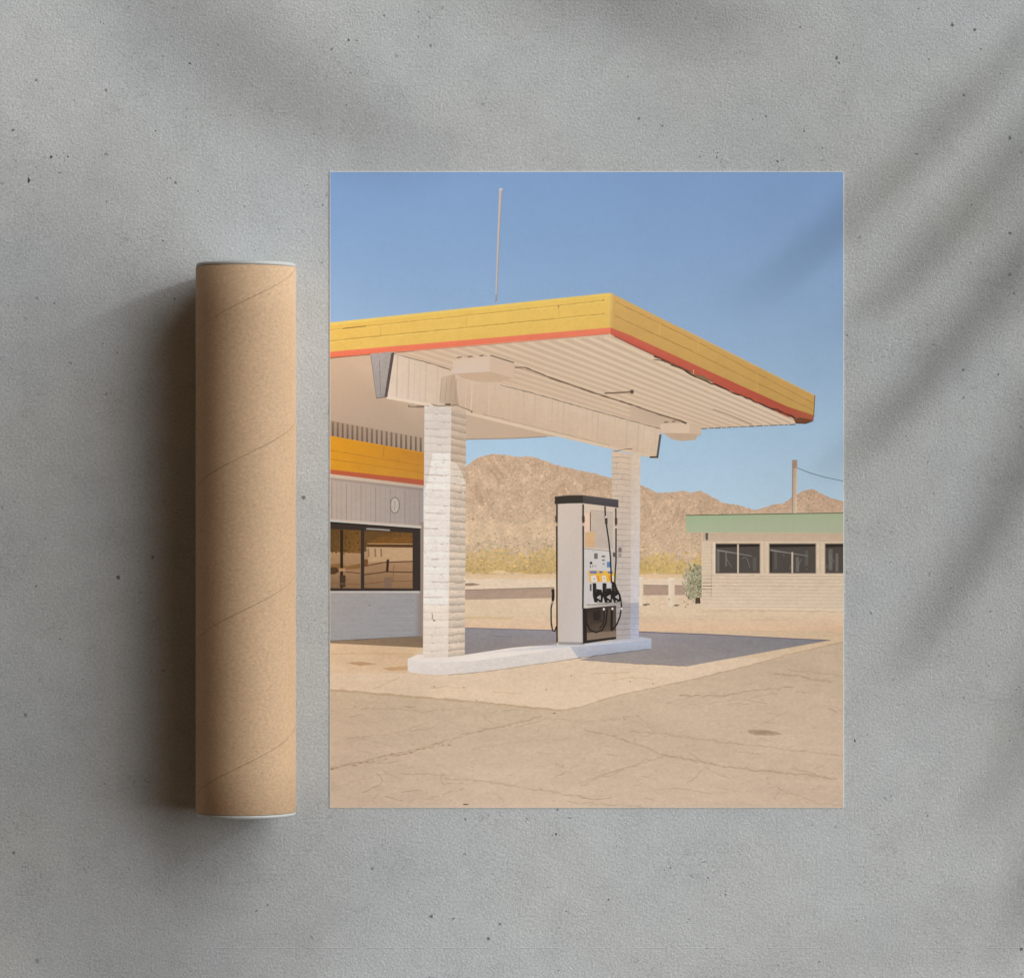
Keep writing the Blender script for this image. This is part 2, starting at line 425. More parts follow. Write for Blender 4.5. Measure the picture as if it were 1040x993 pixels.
s.line([(470, 599), (563, 596.4)], .9, (134, 116, 104)); s.line([(648, 594), (698, 594.6)], .9, (146, 124, 110))
s.line([(470, 627), (500, 627.5), (520, 628)], 1.6, (214, 186, 140), SAND)
s.line([(712, 621), (770, 620), (857, 621)], 1.2, (206, 180, 148), SAND, jit=.5)
s.line([(690, 628), (740, 630), (800, 629)], .9, (210, 184, 154), SAND, jit=.6)
# orange-stained ground in front of the shop
s.up()
s.poly([(335, 652), (430, 657), (414, 668), (414, 683), (380, 683), (335, 684)], [(220, 190, 154), (214, 183, 146), (212, 180, 144), (215, 184, 148), (219, 190, 156), (221, 193, 159)], SAND)
s.up()
s.poly([(352, 673), (366, 671.5), (384, 674), (366, 676)], (192, 156, 118), SAND); s.poly([(388, 678), (414, 676), (414, 680), (396, 681)], (198, 160, 120), SAND)
s.line([(335, 664), (380, 663), (420, 664)], 1.2, (206, 170, 130), SAND, jit=.6)
s.line([(378, 700), (392, 694), (406, 687)], 1, (208, 180, 144), SAND, jit=.4)
for q in ([(437, 698), (452, 697), (470, 698.5)], [(620, 690), (650, 688), (664, 690)], [(600, 684), (640, 682)], [(500, 702), (530, 704)], [(470, 720), (475, 716)]):
    s.line(q, .9, (204, 174, 138), SAND, jit=.7)
for (x, y) in ((441, 697), (471, 698), (484, 711), (663, 694), (640, 692), (580, 686), (555, 700)): s.ellipse(x, y, .9, .55, (150, 122, 98))
s.build('printed_ground', poster)
# ---- cracked asphalt in the foreground
s = Sheet()
edge = [(335, 700.5), (370, 703), (400, 706), (440, 709), (480, 712.5), (520, 716), (550, 719.5), (570, 721), (585, 718.5), (620, 708), (660, 699), (700, 690.5), (760, 676), (800, 664.5), (830, 658), (857, 651)]
e = rough_edge(edge, 5, .5)
ct, cb = (203, 180, 152), (207, 183, 159)
for a, b in zip(e, e[1:]):
    m0, m1 = (a[0], (a[1] + 790) / 2), (b[0], (b[1] + 790) / 2)
    s.poly([a, b, m1, m0], [ct, ct, (203, 180, 154), (203, 180, 154)], SAND); s.poly([m0, m1, (b[0], 820), (a[0], 820)], [(203, 180, 154)] * 2 + [cb] * 2, SAND)
s.up(); s.line(edge[:8], 2.2, (192, 166, 134), SAND, jit=.6); s.line(edge[7:], .9, (180, 154, 126), SAND, jit=.5)
CR = [([(335, 780), (364, 774), (395, 767), (421, 762), (442, 756), (475, 745), (522, 735), (551, 727)], 1.3), ([(450, 790), (475, 791), (510, 796), (560, 804), (600, 811)], 1.0),
      ([(593, 741), (625, 748), (650, 757), (673, 766)], 1.1), ([(673, 766), (700, 771), (730, 777), (770, 782), (820, 787), (850, 791)], 1.2),
      ([(640, 742), (690, 747), (740, 754), (790, 759), (830, 764), (857, 767)], 1.0), ([(673, 767), (655, 774), (635, 780), (610, 788), (590, 798)], .9),
      ([(690, 706), (735, 707), (760, 701), (790, 699), (806, 697)], 1.1), ([(786, 684), (815, 687), (830, 691), (845, 692)], 1.2), ([(800, 680), (857, 686)], .8),
      ([(700, 765), (715, 773), (740, 779)], .8), ([(433, 812), (450, 806), (470, 801)], .8), ([(335, 722), (380, 719), (430, 722), (480, 718)], .8),
      ([(540, 728), (590, 733), (640, 728)], .7), ([(352, 750), (400, 745), (436, 733)], .7), ([(600, 760), (590, 775), (560, 790)], .6), ([(500, 735), (490, 727), (505, 722)], .7),
      ([(590, 815), (630, 818), (660, 820)], .8), ([(645, 725), (655, 732), (662, 740)], .7), ([(700, 716), (740, 712), (790, 704)], .7), ([(790, 800), (830, 815), (857, 818)], .7),
      ([(760, 742), (775, 735), (800, 722)], .5), ([(335, 800), (370, 790), (420, 778)], .5), ([(480, 760), (530, 752), (580, 750)], .5), ([(384, 806), (378, 813), (384, 818)], .7)]
cr = random.Random(21)
def crack(pts, w):
    s.line(pts, w * 1.7, (194, 169, 142), SAND, up=True, jit=1.4)
    L = [0]
    for a, b in zip(pts, pts[1:]): L.append(L[-1] + math.dist(a, b))
    at = lambda d: next((lerp(pts[k], pts[k + 1], (d - L[k]) / (L[k + 1] - L[k])) for k in range(len(pts) - 1) if d <= L[k + 1]), pts[-1])
    d = 0.0
    while d < L[-1]:
        e = min(L[-1], d + cr.uniform(5, 22) * (1 if w > .85 else .6)); n = max(2, int((e - d) / 3)); off = cr.uniform(-.6, .6)
        q = [at(d + (e - d) * k / n) for k in range(n + 1)]
        q = [(x + cr.uniform(-.5, .5), y + off + cr.uniform(-.9, .9)) for x, y in q]
        s.line(q, (w * cr.uniform(.4, .9), w * cr.uniform(.25, .7)), cr.choice([(164, 137, 110), (174, 147, 119), (154, 128, 102)]) if w > .85 else (182, 155, 128), SAND, up=True)
        if cr.random() < .35:
            p = q[len(q) // 2]; s.line([p, (p[0] + cr.uniform(-6, 6), p[1] + cr.uniform(-3, 3)), (p[0] + cr.uniform(-9, 9), p[1] + cr.uniform(-4, 4))], w * .5, (184, 157, 130), SAND, up=True, jit=.5)
        d = e + cr.uniform(.5, 6 if w > .85 else 14)
for pts, w in CR: crack(pts, w * .85)
for k in range(46):                      # hairline crazing between the long cracks
    x = cr.uniform(345, 845); y = cr.uniform(interp(edge, x) + 6, 814); an = cr.choice([-.25, .12, .2, .9, 2.4]) + cr.uniform(-.25, .25)
    pts = [(x, y)]; st = cr.uniform(4, 9) * (.6 + (y - 660) / 200)
    for j in range(cr.randint(2, 6)):
        an += cr.uniform(-.5, .5); x += math.cos(an) * st; y += math.sin(an) * st * .38
        if not (338 < x < 854 and interp(edge, x) + 3 < y < 817): break
        pts.append((x, y))
    if len(pts) > 1: s.line(pts, cr.uniform(.45, .8), cr.choice([(178, 152, 126), (184, 158, 132), (170, 144, 118)]), SAND, up=True, jit=.5)
s.up()
for k in range(16):
    u = k / 15.; x = 360 + 96 * u; y = 775 - 21 * u + random.uniform(-2.5, 2.5)
    s.ellipse(x, y, random.uniform(1, 3), random.uniform(.35, .8), (170, 142, 112), SAND, n=8, jit=.3)
for k in range(26):
    x, y = random.choice([(815, 688, 22, 6), (770, 703, 30, 4), (650, 733, 14, 7), (520, 740, 40, 6), (675, 767, 14, 4)])[:2]
s.poly([(759, 741.5), (768, 740.5), (780, 741), (789, 743), (795, 745.5), (784, 746.6), (768, 746.3), (761, 744.5)], (176, 149, 124), SAND, True)
s.poly([(766, 742.5), (778, 742.3), (786, 744), (776, 745.2), (767, 744.8)], (162, 136, 113), SAND, True)
sp = random.Random(11)
s.up()
for k in range(230):
    x = sp.uniform(337, 855); y = sp.uniform(interp(edge, x) + 4, 818)
    s.ellipse(x, y, sp.uniform(.4, 1.5), sp.uniform(.25, .55), sp.choice([(184, 156, 126), (176, 148, 120), (226, 200, 168), (192, 162, 132)]), SAND, n=6, jit=.3)
s.ellipse(473, 816.5, 3, .8, (120, 98, 82)); s.ellipse(337, 780.5, 2, .6, (130, 106, 86)); s.ellipse(563, 724, 1.6, .7, (140, 116, 96))
s.build('printed_asphalt', poster)
# ---- shade of the canopy on the ground
s = Sheet((1.09, 1.07, 1.025))
s.poly([(335, 650), (430, 642), (430, 657.5), (335, 653)], [(122, 106, 92), (112, 98, 86), (122, 104, 86), (138, 118, 96)], SAND)
s.poly([(470, 637.5), (520, 638.6), (566, 640), (566, 656), (470, 668)], [(134, 133, 142), (132, 132, 142), (134, 132, 141), (136, 130, 132), (128, 122, 122)], SAND)
s.poly([(648, 641.6), (690, 643), (770, 646.5), (843, 650), (697, 676.5), (640, 673.5), (588, 670), (648, 655)],
       [(138, 134, 140), (134, 131, 140), (124, 123, 130), (121, 121, 129), (140, 135, 136), (140, 134, 134), (138, 132, 132), (140, 135, 138)], SAND)
s.up()
s.line([(470, 637.4), (566, 640), ], 1.0, (104, 98, 116)); s.line([(648, 641.4), (720, 644), (790, 647.6), (843, 650)], (1.3, 1.0), (100, 94, 112))
s.line([(500, 645), (512, 646.5), (520, 646)], .8, (110, 104, 116)); s.line([(590, 669.8), (640, 673.4), (697, 676.2)], .8, (134, 122, 118), jit=.4)
s.line([(735, 650), (730, 656), (742, 661)], .6, (112, 106, 118), jit=.6); s.line([(360, 650), (400, 646.5), (425, 645)], 1, (98, 86, 76))
s.build('printed_shade', poster)

# ---- diner behind on the right
s = Sheet((1.0, 1.005, 1.02))
s.poly([(713, 540), (857, 540), (857, 619), (711, 616.5)], [(218, 194, 164), (218, 196, 164), (224, 202, 172), (222, 200, 170)], BRICK)
s.poly([(713.5, 541), (857, 541), (857, 550), (713.5, 549.5)], [(198, 172, 144), (204, 178, 148), (208, 182, 152), (202, 178, 152)], PHOTO, True)
s.up()
y = 584.5
while y < 617:
    s.line([(712, y - .3), (857, y + .4)], .9, random.choice([(204, 180, 150), (198, 172, 144), (208, 184, 156)]), jit=.25); y += 3.55
y = 552
while y < 612:
    s.line([(713.6, y), (722, y)], .7, (204, 182, 154)); y += 3.3
s.line([(722.6, 552), (722.6, 606)], .8, (196, 172, 146)); s.line([(725.5, 551), (725.5, 583)], 1.6, (232, 214, 188))
s.line([(725, 583.4), (857, 584)], 1.2, (230, 210, 182)); s.line([(711.5, 617), (780, 618), (857, 619.4)], 1.2, (230, 208, 178))
for x in (776.5, 833): s.line([(x, 551), (x, 582)], 2.2, (212, 188, 158)); 
diner = s.build('printed_diner', poster)
s = Sheet()
s.poly([(696.5, 523.5), (857, 521), (857, 541), (697, 540.6)], [(162, 180, 142), (172, 182, 148), (179, 183, 155), (174, 183, 152)], SMOOTH)
s.up(); s.line([(696.5, 523.2), (857, 520.8)], 1.1, (92, 92, 66)); s.line([(697, 540.6), (857, 541.2)], .9, (196, 190, 150))
s.up(); s.line([(740, 521.6), (857, 519.8)], .8, (196, 180, 150))
for x in (730, 768, 806, 841): s.line([(x, 524.5), (x, 540)], .5, (164, 174, 142))
s.build('roof_band', diner)
def diner_window(x0, x1, mull, seed):
    r = random.Random(seed); s = Sheet()
    s.rect(x0 - .8, 551.4, x1 + .8, 582.6, (176, 154, 132)); s.rect(x0, 552.2, x1, 581.8, (82, 75, 68), PHOTO, True)
    s.up()
    for k in range(7):
        xa = r.uniform(x0, x1 - 4); w = r.uniform(1.5, 4); ya = r.uniform(556, 568)
        if any(abs(xa - q) < 4 for q in s.__dict__.setdefault('used', [])): continue
        s.used.append(xa); s.rect(xa, ya, xa + w, r.uniform(574, 581), r.choice([(112, 106, 98), (96, 90, 84), (128, 120, 110), (56, 50, 45)]))
    s.poly([(x0, 552.2), (x1, 552.2), (x1, 555), (x0, 556)], (48, 42, 36), PHOTO, True)
    s.up()
    for k in range(4):
        xa = r.uniform(x0 + 2, x1 - 8); s.line([(xa, r.uniform(562, 579)), (xa + r.uniform(-3, 6), r.uniform(562, 579))], .6, (128, 124, 118), up=True)
    if mull:
        s.line([(x0 + 1, 558.5), (x0 + (x1 - x0) * .5, 562), (x1 - 8, 564.5)], (1.6, .8), (136, 132, 124), up=True)
        s.line([(mull, 552.5 + seed % 2 * 8), (mull, 581.8)], 1.7, (206, 188, 164), up=True)
    s.build('window', diner)
diner_window(727, 771.5, 749.5, 4); diner_window(781.5, 828.3, 804.6, 5); diner_window(838.2, 857, None, 8)
s = Sheet(); s.poly([(716.3, 541.2), (719.2, 541.2), (719, 548.5), (716.6, 548)], (92, 92, 82)); s.build('wall_lamp', diner)
# ---- bollards, bush, pole, antenna
for (x0, x1, y0, y1) in ((649.4, 653.4, 586, 615), (678.8, 685.2, 587, 615.5)):
    s = Sheet(); s.poly([(x0, y0), (x1, y0), (x1, y1), (x0, y1)], [(232, 214, 188), (222, 200, 172), (222, 202, 176), (234, 216, 190)], PHOTO)
    s.poly([(x0, y0), (x1, y0), (x1, y0 + 1.2), (x0, y0 + 1.2)], (240, 226, 204), PHOTO, True); s.poly([(x1 - .3, y1 - 2), (x1 + 4.6, y1 - 1.6), (x1 + 3, y1), (x1 - .3, y1)], (132, 108, 86), PHOTO, True)
    s.build('printed_bollard', poster)
s = Sheet()
blob = lambda x, y: ((x - 705) / 8.2) ** 2 + ((y - 592) / 18.0) ** 2 < 1 and x < 713
br = random.Random(5)
s.poly([(700, 583), (704, 577), (709, 574), (712.6, 575), (712.6, 606), (706, 609), (700, 605), (697.5, 596), (698, 588)], (158, 152, 120), ROCK)
for layer in range(7):
    s.up()
    for k in range(52):
        a_ = br.uniform(0, 2 * PI); r_ = br.random() ** .5
        x, y = 704.0 + math.cos(a_) * r_ * 10.2, 592 + math.sin(a_) * r_ * 19.5
        if x > 712.6: continue
        dx, dy = (x - 704) * .25 + br.uniform(-.8, .8), -br.uniform(1.2, 3.6)
        dark = x > 705 + br.uniform(-3, 3) and y < 602
        c = br.choice([(128, 126, 100), (108, 108, 86), (146, 142, 112), (168, 164, 132)] if dark and layer > 3 else [(176, 170, 138), (192, 184, 152), (164, 158, 122), (150, 146, 112), (204, 194, 162)])
        s.poly([(x - .7, y), (min(712.6, x + dx), min(y + dy, 613)), (min(712.6, x + .8), y + .3)], c, ROCK)
s.dabs(lambda x, y: True, (694, 601, 712, 615), 2.6, [(120, 98, 72), (96, 76, 56), (206, 182, 146), (150, 126, 96)], (.25, .45), .7, .6, ROCK)
s.poly([(706.5, 607), (711, 606.5), (711.5, 612.5), (706, 613)], (82, 64, 50), PHOTO, True)
s.dabs(lambda x, y: True, (654, 608, 700, 617), 3.2, [(196, 168, 136), (182, 154, 124), (232, 208, 178), (150, 124, 100)], (.18, .36), .5, .45, SAND)
s.ellipse(657.5, 613.5, 2.6, .7, (120, 98, 80), PHOTO, True)
s.build('printed_bush', poster)
s = Sheet()
s.poly([(804.6, 467), (809.6, 467), (809.2, 521), (804.2, 521.3)], [(172, 146, 120), (206, 180, 150), (224, 202, 174), (190, 168, 144)], WOOD)
s.poly([(804.6, 467), (809.6, 467), (809.6, 475), (804.6, 476)], (168, 140, 116), WOOD, True); s.line([(804.9, 470), (804.6, 521)], .7, (140, 122, 108), up=True)
pole = s.build('printed_pole', poster)
s = Sheet(); s.line([(809.5, 475), (822, 480), (838, 484.6), (857, 488.5)], .8, (92, 98, 104)); s.build('cable', pole)
s = Sheet(); s.line([(508.6, 192), (506.4, 240), (503.8, 307.5)], (3.2, 1.7), (196, 184, 174)); s.line([(509.8, 193), (507.3, 240), (504.4, 306)], .7, (146, 134, 128), up=True)
s.line([(503.8, 299), (503.5, 307.5)], .9, (140, 130, 122), up=True); s.ellipse(508.7, 192.5, 1.9, 1.2, (214, 200, 190), PHOTO, True)
s.build('printed_antenna', poster)

# ---- shop on the left
s = Sheet((1.10, 1.11, 1.13))
s.poly([(335, 484), (430, 495), (430, 536), (335, 529)], [(162, 146, 130), (148, 134, 124), (146, 134, 126), (164, 150, 136)], PHOTO)
s.poly([(335, 599), (428, 599), (428, 645.6), (335, 650.5)], [(146, 140, 134), (138, 134, 131), (136, 134, 133), (144, 141, 138)], BRICK)
s.poly([(427, 530), (431, 530), (431, 646), (427, 646)], (134, 118, 106), PHOTO)
s.up()
s.poly([(335, 484.5), (430, 495.5), (430, 499), (335, 488)], [(136, 120, 106), (128, 114, 104), (144, 130, 120), (158, 142, 128)], PHOTO)
for k in range(19):
    x = 337 + k * 4.95; s.line([(x, interp([(335, 489), (430, 500)], x)), (x, interp([(335, 527), (430, 534.5)], x))], .6 if k % 3 else .9, (143, 129, 116) if k % 3 else (132, 118, 107))
s.poly([(335, 526.8), (428, 533.8), (428, 536), (335, 529)], (180, 164, 148), PHOTO, True)
s.poly([(335, 599.8), (426, 599.8), (426, 602), (335, 602)], (172, 164, 154), PHOTO, True)
s.up()
for k in range(22): s.ellipse(338 + k * 4, 602.7, .7, .5, (134, 128, 124), n=6)
for y in (608, 614, 620, 626, 632, 638, 643): s.line([(335, y + .6), (425, y - 1.0)], .5, (148, 146, 144), jit=.3)
s.poly([(421, 603), (427.5, 603), (427.5, 645), (421, 645.6)], [(142, 136, 132), (128, 114, 104), (124, 112, 104), (136, 134, 134)], PHOTO, True)
s.ellipse(375.5, 614.5, 1.4, .7, (118, 112, 108), PHOTO, True); s.line([(335, 650.6), (427, 645.8)], .8, (104, 94, 86))
shop = s.build('printed_shop', poster)
s = Sheet()
s.poly([(335, 426), (431, 444), (431, 460), (335, 443.5)], [(164, 142, 120), (172, 152, 130), (164, 146, 128), (150, 130, 112)], PHOTO)
s.up()
for k in range(20):
    x = 337.2 + k * 4.95; yt = interp([(335, 427.5), (431, 445)], x); yb = interp([(335, 443.5), (431, 460)], x)
    s.poly([(x, yt), (x + 2.0, yt + .4), (x + 2.0, yb + .3), (x, yb)], [(124, 104, 86), (134, 112, 92), (112, 92, 78), (98, 80, 68)], PHOTO)
s.line([(335, 426.4), (431, 444.4)], 1.3, (112, 94, 78), up=True)
s.build('ribbed_panel', shop)
s = Sheet()
s.poly([(335, 442.4), (431, 459.3), (431, 487.5), (335, 477)], [(214, 148, 36), (188, 128, 46), (188, 134, 54), (210, 148, 40)], PHOTO)
s.up()
for (a, b) in ((457.2, 473), (466, 480.5)): s.line([(335, a), (431, b)], .8, (174, 118, 42), jit=.2)
s.line([(390, 453), (389.5, 464)], .7, (166, 112, 44)); s.line([(424, 459), (424, 484)], .8, (182, 128, 52)); s.line([(335, 443.4), (431, 460.2)], .8, (206, 146, 54))
s.poly([(335, 476.6), (431, 487.4), (431, 493.4), (335, 481.4)], [(186, 92, 58), (178, 88, 60), (168, 92, 66), (176, 94, 64)], PHOTO, True)
s.poly([(335, 481.2), (431, 493), (431, 496), (335, 485)], [(206, 184, 160), (188, 168, 148), (184, 166, 148), (200, 180, 158)], PHOTO, True)
s.build('yellow_band', shop)
s = Sheet()
s.poly([(335, 529.6), (427, 536.4), (427, 600), (335, 600)], (56, 46, 41), PHOTO)
s.poly([(335, 529.6), (427, 536.4), (427, 537.4), (335, 531)], (30, 25, 24), PHOTO, True)
win = s.build('shop_window', shop)
def pane(x0, x1, seed):
    r = random.Random(seed); s = Sheet(); yt = lambda x: interp([(335, 537), (419, 541)], x)
    s.poly([(x0, yt(x0)), (x1, yt(x1)), (x1, 562), (x0, 560)], [(92, 66, 36), (112, 78, 38), (126, 88, 44), (98, 74, 38)], ROCK)
    s.poly([(x0, 560), (x1, 562), (x1, 597.5), (x0, 597)], [(168, 134, 98), (170, 134, 98), (138, 106, 76), (130, 102, 74)], SAND)
    if seed == 1:
        s.dabs(lambda x, y: True, (x0, 540, x1, 562), 3, [(78, 60, 32), (98, 76, 36), (66, 50, 30)], (.3, .5), .9, .7, ROCK)
        s.poly([(335, 573), (346, 572), (352, 575), (366, 572), (366, 577), (335, 580)], (132, 96, 58), PHOTO, True)
        s.poly([(335, 576), (342, 576), (345, 580), (340, 583), (335, 583)], (78, 56, 34), PHOTO, True)
        s.poly([(345.5, 538), (348.6, 538), (348.4, 597), (345.6, 597)], (46, 34, 26), PHOTO, True)
        s.rect(344, 577, 351, 580, (170, 132, 96), PHOTO, True); s.rect(345, 584, 351, 596, (70, 52, 40), PHOTO)
        s.line([(351, 580.5), (366, 582)], 1, (84, 58, 40), up=True); s.line([(335, 592), (366, 593.5)], 1, (120, 90, 60), up=True)
    else:
        s.poly([(x0, 556), (x0 + 12, 546), (x1, 545), (x1, 552), (x0 + 6, 552)], (118, 80, 38), ROCK, True)
        s.poly([(x0 + 3, 552.2), (x1, 552.6), (x1, 555.6), (x0 + 3, 555)], (84, 58, 34), PHOTO, True)
        s.line([(x0 + 3, 552), (x1, 552.4)], .8, (196, 158, 112), up=True)
        s.poly([(x0 + 2, 555.4), (x1, 556), (x1, 569), (x0 + 4, 571)], (184, 152, 116), SAND, True)
        s.up()
        for xx in (374, 381, 387): s.line([(xx, 557), (xx + .4, 565.5)], 1.8, (140, 112, 84))
        s.line([(x0, 575), (390, 571), (x1, 570)], 1.2, (78, 52, 34), up=True); s.line([(x0, 583.5), (392, 580.5), (x1, 581)], 1.3, (74, 50, 34), up=True)
        s.line([(x0, 593), (395, 590), (x1, 590)], 1, (120, 86, 56), up=True)
        s.line([(394, 568), (393.2, 581)], 2.6, (62, 40, 28), up=True); s.poly([(x0, 568), (374, 568), (373.4, 574), (x0, 575)], (116, 78, 42), PHOTO, True)
        s.line([(372, 536.9), (386, 537.6), (396, 538.4)], 1.6, (150, 146, 138), up=True)
        s.rect(390, 586, 398, 597, (126, 100, 82), PHOTO, True); s.line([(406, 541), (407, 545)], .6, (60, 40, 26), up=True)
        s.line([(400, 574), (399, 590)], .7, (110, 78, 52), up=True)
    s.build('pane', win)
pane(335, 366.4, 1); pane(370, 419, 2)
s = Sheet(); s.ellipse(401, 513, 5.0, 8.4, (112, 102, 94)); s.ellipse(401, 513, 4.2, 7.5, (186, 176, 162), PHOTO, True)
s.line([(401, 508.5), (401.2, 514), (400.5, 518)], .7, (120, 110, 102), up=True); s.line([(397.5, 510), (398.2, 516)], .6, (150, 140, 130), up=True)
s.build('wall_clock', shop)

# ---- canopy
s = Sheet((1.06, 1.07, 1.085))
lo_l, lo_r = (176, 150, 126), (168, 146, 124)
s.poly([(335, 361), (378, 357.5), (399, 382), (431, 402), (431, 445), (335, 427)], [(190, 162, 134), (194, 166, 138), (196, 168, 140), (188, 160, 134), (166, 144, 122), (172, 148, 126)], SMOOTH)
s.poly([(378, 357.5), (620, 338), (720, 383), (812, 428), (806, 431), (706, 436), (640, 441), (555, 443.5), (470, 446.4), (431, 445), (431, 402), (399, 382)],
       [(198, 170, 142), (204, 178, 148), (208, 182, 152), (212, 188, 160), (208, 184, 156), (198, 170, 144), (190, 164, 138), (186, 160, 134), (184, 158, 134), (178, 152, 128), (186, 160, 134), (196, 168, 140)], SMOOTH)
N = 15
def rib(t): return (402 + 220 * t, 355.5 - 15.5 * t + 1.5), (668 + 144 * t ** .9, 438 - 9 * t)
s.up()
for k in range(N):
    p, q = rib(k / (N - 1.)); s.line([p, lerp(p, q, .5), q], (2.5, 1.7), lerp((193, 166, 138), (193, 168, 141), k / (N - 1.)), SMOOTH)
s.up()
for k in range(N - 1):
    p, q = rib((k + .5) / (N - 1.)); s.line([p, lerp(p, q, .5), q], (2.0, 1.5), lerp((202, 176, 147), (215, 191, 163), k / (N - 1.)), SMOOTH)
s.poly([(640, 412), (668, 420.5), (697, 430), (670, 433), (640, 424)], [(192, 166, 139), (188, 162, 137), (190, 165, 140), (188, 162, 137), (194, 168, 141)], SMOOTH, True)
s.up()
x = 706
while x < 806:
    w = random.uniform(3, 8); yy = lambda q: interp([(706, 435.6), (806, 431)], q); s.line([(x, yy(x)), (x + w, yy(x + w))], random.uniform(.8, 1.3), (70, 60, 52)); x += w + random.uniform(.8, 1.6)
s.line([(724, 415.5), (740, 421), (764, 431)], .9, (134, 112, 92)); s.line([(706, 373), (730, 383)], .01, (150, 130, 110))
s.line([(470, 446.2), (520, 445.2), (555, 443.4)], 1.0, (138, 116, 98)); s.line([(335, 364), (376, 359.8)], .9, (126, 100, 82), jit=.3)
canopy = s.build('printed_canopy', poster)
s = Sheet((1.0, .985, 1.0))
Y1, Y2 = (231, 193, 96), (206, 166, 92)
s.poly([(335, 327.6), (620, 297.4), (620, 333.4), (335, 357.4)], [(232, 192, 92), (234, 198, 100), (230, 192, 98), (228, 190, 96)], PHOTO)
s.poly([(620, 297.4), (828, 402), (826, 423.5), (800, 415.5), (720, 380), (640, 343.5), (620, 335)], [(212, 172, 98), (204, 164, 92), (198, 160, 88), (198, 160, 88), (202, 162, 90), (204, 164, 92), (206, 166, 92)], PHOTO)
s.up()
s.poly([(335, 327.6), (618, 297.6), (618, 300), (335, 330.4)], (240, 204, 104), PHOTO)
s.line([(335, 335.2), (440, 324), (540, 313.2), (614, 305)], .9, (200, 158, 72), jit=.2); s.line([(335, 346.2), (440, 336), (540, 326), (614, 318.6)], 1.0, (190, 147, 66), jit=.2)
s.line([(335, 336.4), (440, 325.2), (540, 314.4), (614, 306.2)], 1.0, (240, 204, 112), jit=.2); s.line([(335, 347.4), (440, 337.2), (540, 327.2), (614, 319.8)], 1.0, (240, 204, 112), jit=.2)
s.line([(348, 333.8), (372, 331.2)], 1.3, (150, 112, 50), up=True)
for x in (386.5, 473.5, 567.5): s.line([(x, interp([(335, 336), (614, 306)], x)), (x, interp([(335, 345), (614, 317.6)], x))], .7, (216, 176, 88))
s.line([(567.4, 310.2), (567.3, 312.8)], 1, (140, 104, 50)); s.ellipse(612.6, 305, .8, .8, (170, 128, 60))
s.poly([(618, 297.6), (620.5, 297.5), (624.5, 299.8), (624.5, 335.4), (620.5, 333.4), (618, 333.6)], [(238, 204, 112), (222, 184, 104), (208, 168, 94), (200, 160, 90), (214, 176, 98), (232, 196, 106)], PHOTO, True)
s.line([(625, 306.5), (700, 343), (827, 410)], .8, (172, 131, 72), up=True, jit=.2); s.line([(625, 321), (700, 355.5), (826.6, 417)], .9, (172, 131, 70), up=True, jit=.2)
s.line([(690, 332.6), (760, 367.8), (828, 402)], .9, (220, 182, 108), up=True); s.up()
for x, a, b in ((709, 345, 357), (769, 377, 401), (670, 327, 340)): s.line([(x, a), (x, b)], .6, (222, 182, 104))
s.line([(827.6, 401.5), (826.4, 424)], 1.0, (120, 88, 50))
fas = s.build('fascia', canopy)
s = Sheet()
s.poly([(335, 357.2), (620, 332.6), (620, 338.6), (335, 363)], [(248, 124, 92), (250, 130, 98), (248, 124, 94), (244, 116, 86)], PHOTO)
s.poly([(620, 332.6), (640, 340.5), (720, 377), (800, 413), (826, 421.5), (826.5, 426.5), (800, 423.4), (720, 387), (640, 350), (620, 339.6)],
       [(206, 104, 82), (200, 96, 74), (196, 92, 72), (180, 84, 66), (176, 100, 70), (170, 96, 66), (176, 84, 64), (190, 88, 70), (196, 92, 74), (200, 98, 78)], PHOTO)
s.line([(420, 356.4), (520, 348), (619, 339)], .8, (196, 118, 88), up=True); s.line([(335, 363.4), (420, 356.6)], 1.0, (150, 92, 66), up=True)
s.line([(624, 341.6), (664, 360.6), (700, 377)], 1.0, (120, 64, 50), up=True)
s.line([(664, 361.5), (690, 373.5), (706, 382), (730, 392.5), (770, 409), (800, 421), (812, 427)], 1.7, (74, 54, 42), up=True, jit=.8)
s.line([(663.5, 365.8), (674, 366.4), (682, 370), (704, 378.5)], 1.2, (112, 90, 68), up=True, jit=.5)
s.poly([(703, 380), (712, 381), (722, 386), (726, 387.4), (718, 387), (708, 383.4)], (132, 110, 78), PHOTO, True); s.line([(704.5, 375.5), (704.3, 379)], .8, (222, 196, 150), up=True)
s.poly([(806, 425), (812, 424), (826.5, 426.5), (818, 430), (808, 430)], (118, 72, 48), PHOTO, True)
s.line([(808, 429.6), (818, 430.2), (826, 427.4)], 1, (70, 50, 38), up=True)
s.build('red_stripe', canopy)
s = Sheet((1.06, 1.075, 1.10))
s.poly([(393, 403), (400, 358), (459, 374.6), (540, 397.6), (671, 435), (668, 464.6), (625, 455), (552, 438), (474, 419), (440, 411)],
       [(208, 188, 166), (206, 184, 160), (200, 174, 146), (196, 168, 138), (204, 180, 152), (202, 176, 146), (200, 172, 142), (196, 168, 138), (192, 164, 136), (200, 178, 154)], PHOTO)
s.up()
for k in range(46):
    t = k / 45.; x = 404 + 262 * t
    yt = interp([(400, 360), (459, 376.5), (540, 399), (671, 437)], x); yb = interp([(393, 401), (440, 409), (474, 416.5), (552, 436), (625, 453), (668, 462.5)], x)
    s.line([(x, yt), (x - 1.2, yb)], random.choice([.6, 1.0, 1.6]), random.choice([(194, 169, 142), (196, 171, 144), (203, 179, 151)]), PHOTO)
s.up()
s.poly([(448, 383), (462, 380), (466, 412), (446, 409)], [(190, 164, 138), (178, 152, 126), (170, 144, 118), (184, 160, 134)], PHOTO)
s.up()
for x in (447, 452, 457, 462): s.line([(x + 2, 384), (x, 408)], .7, (160, 136, 112), jit=.3)
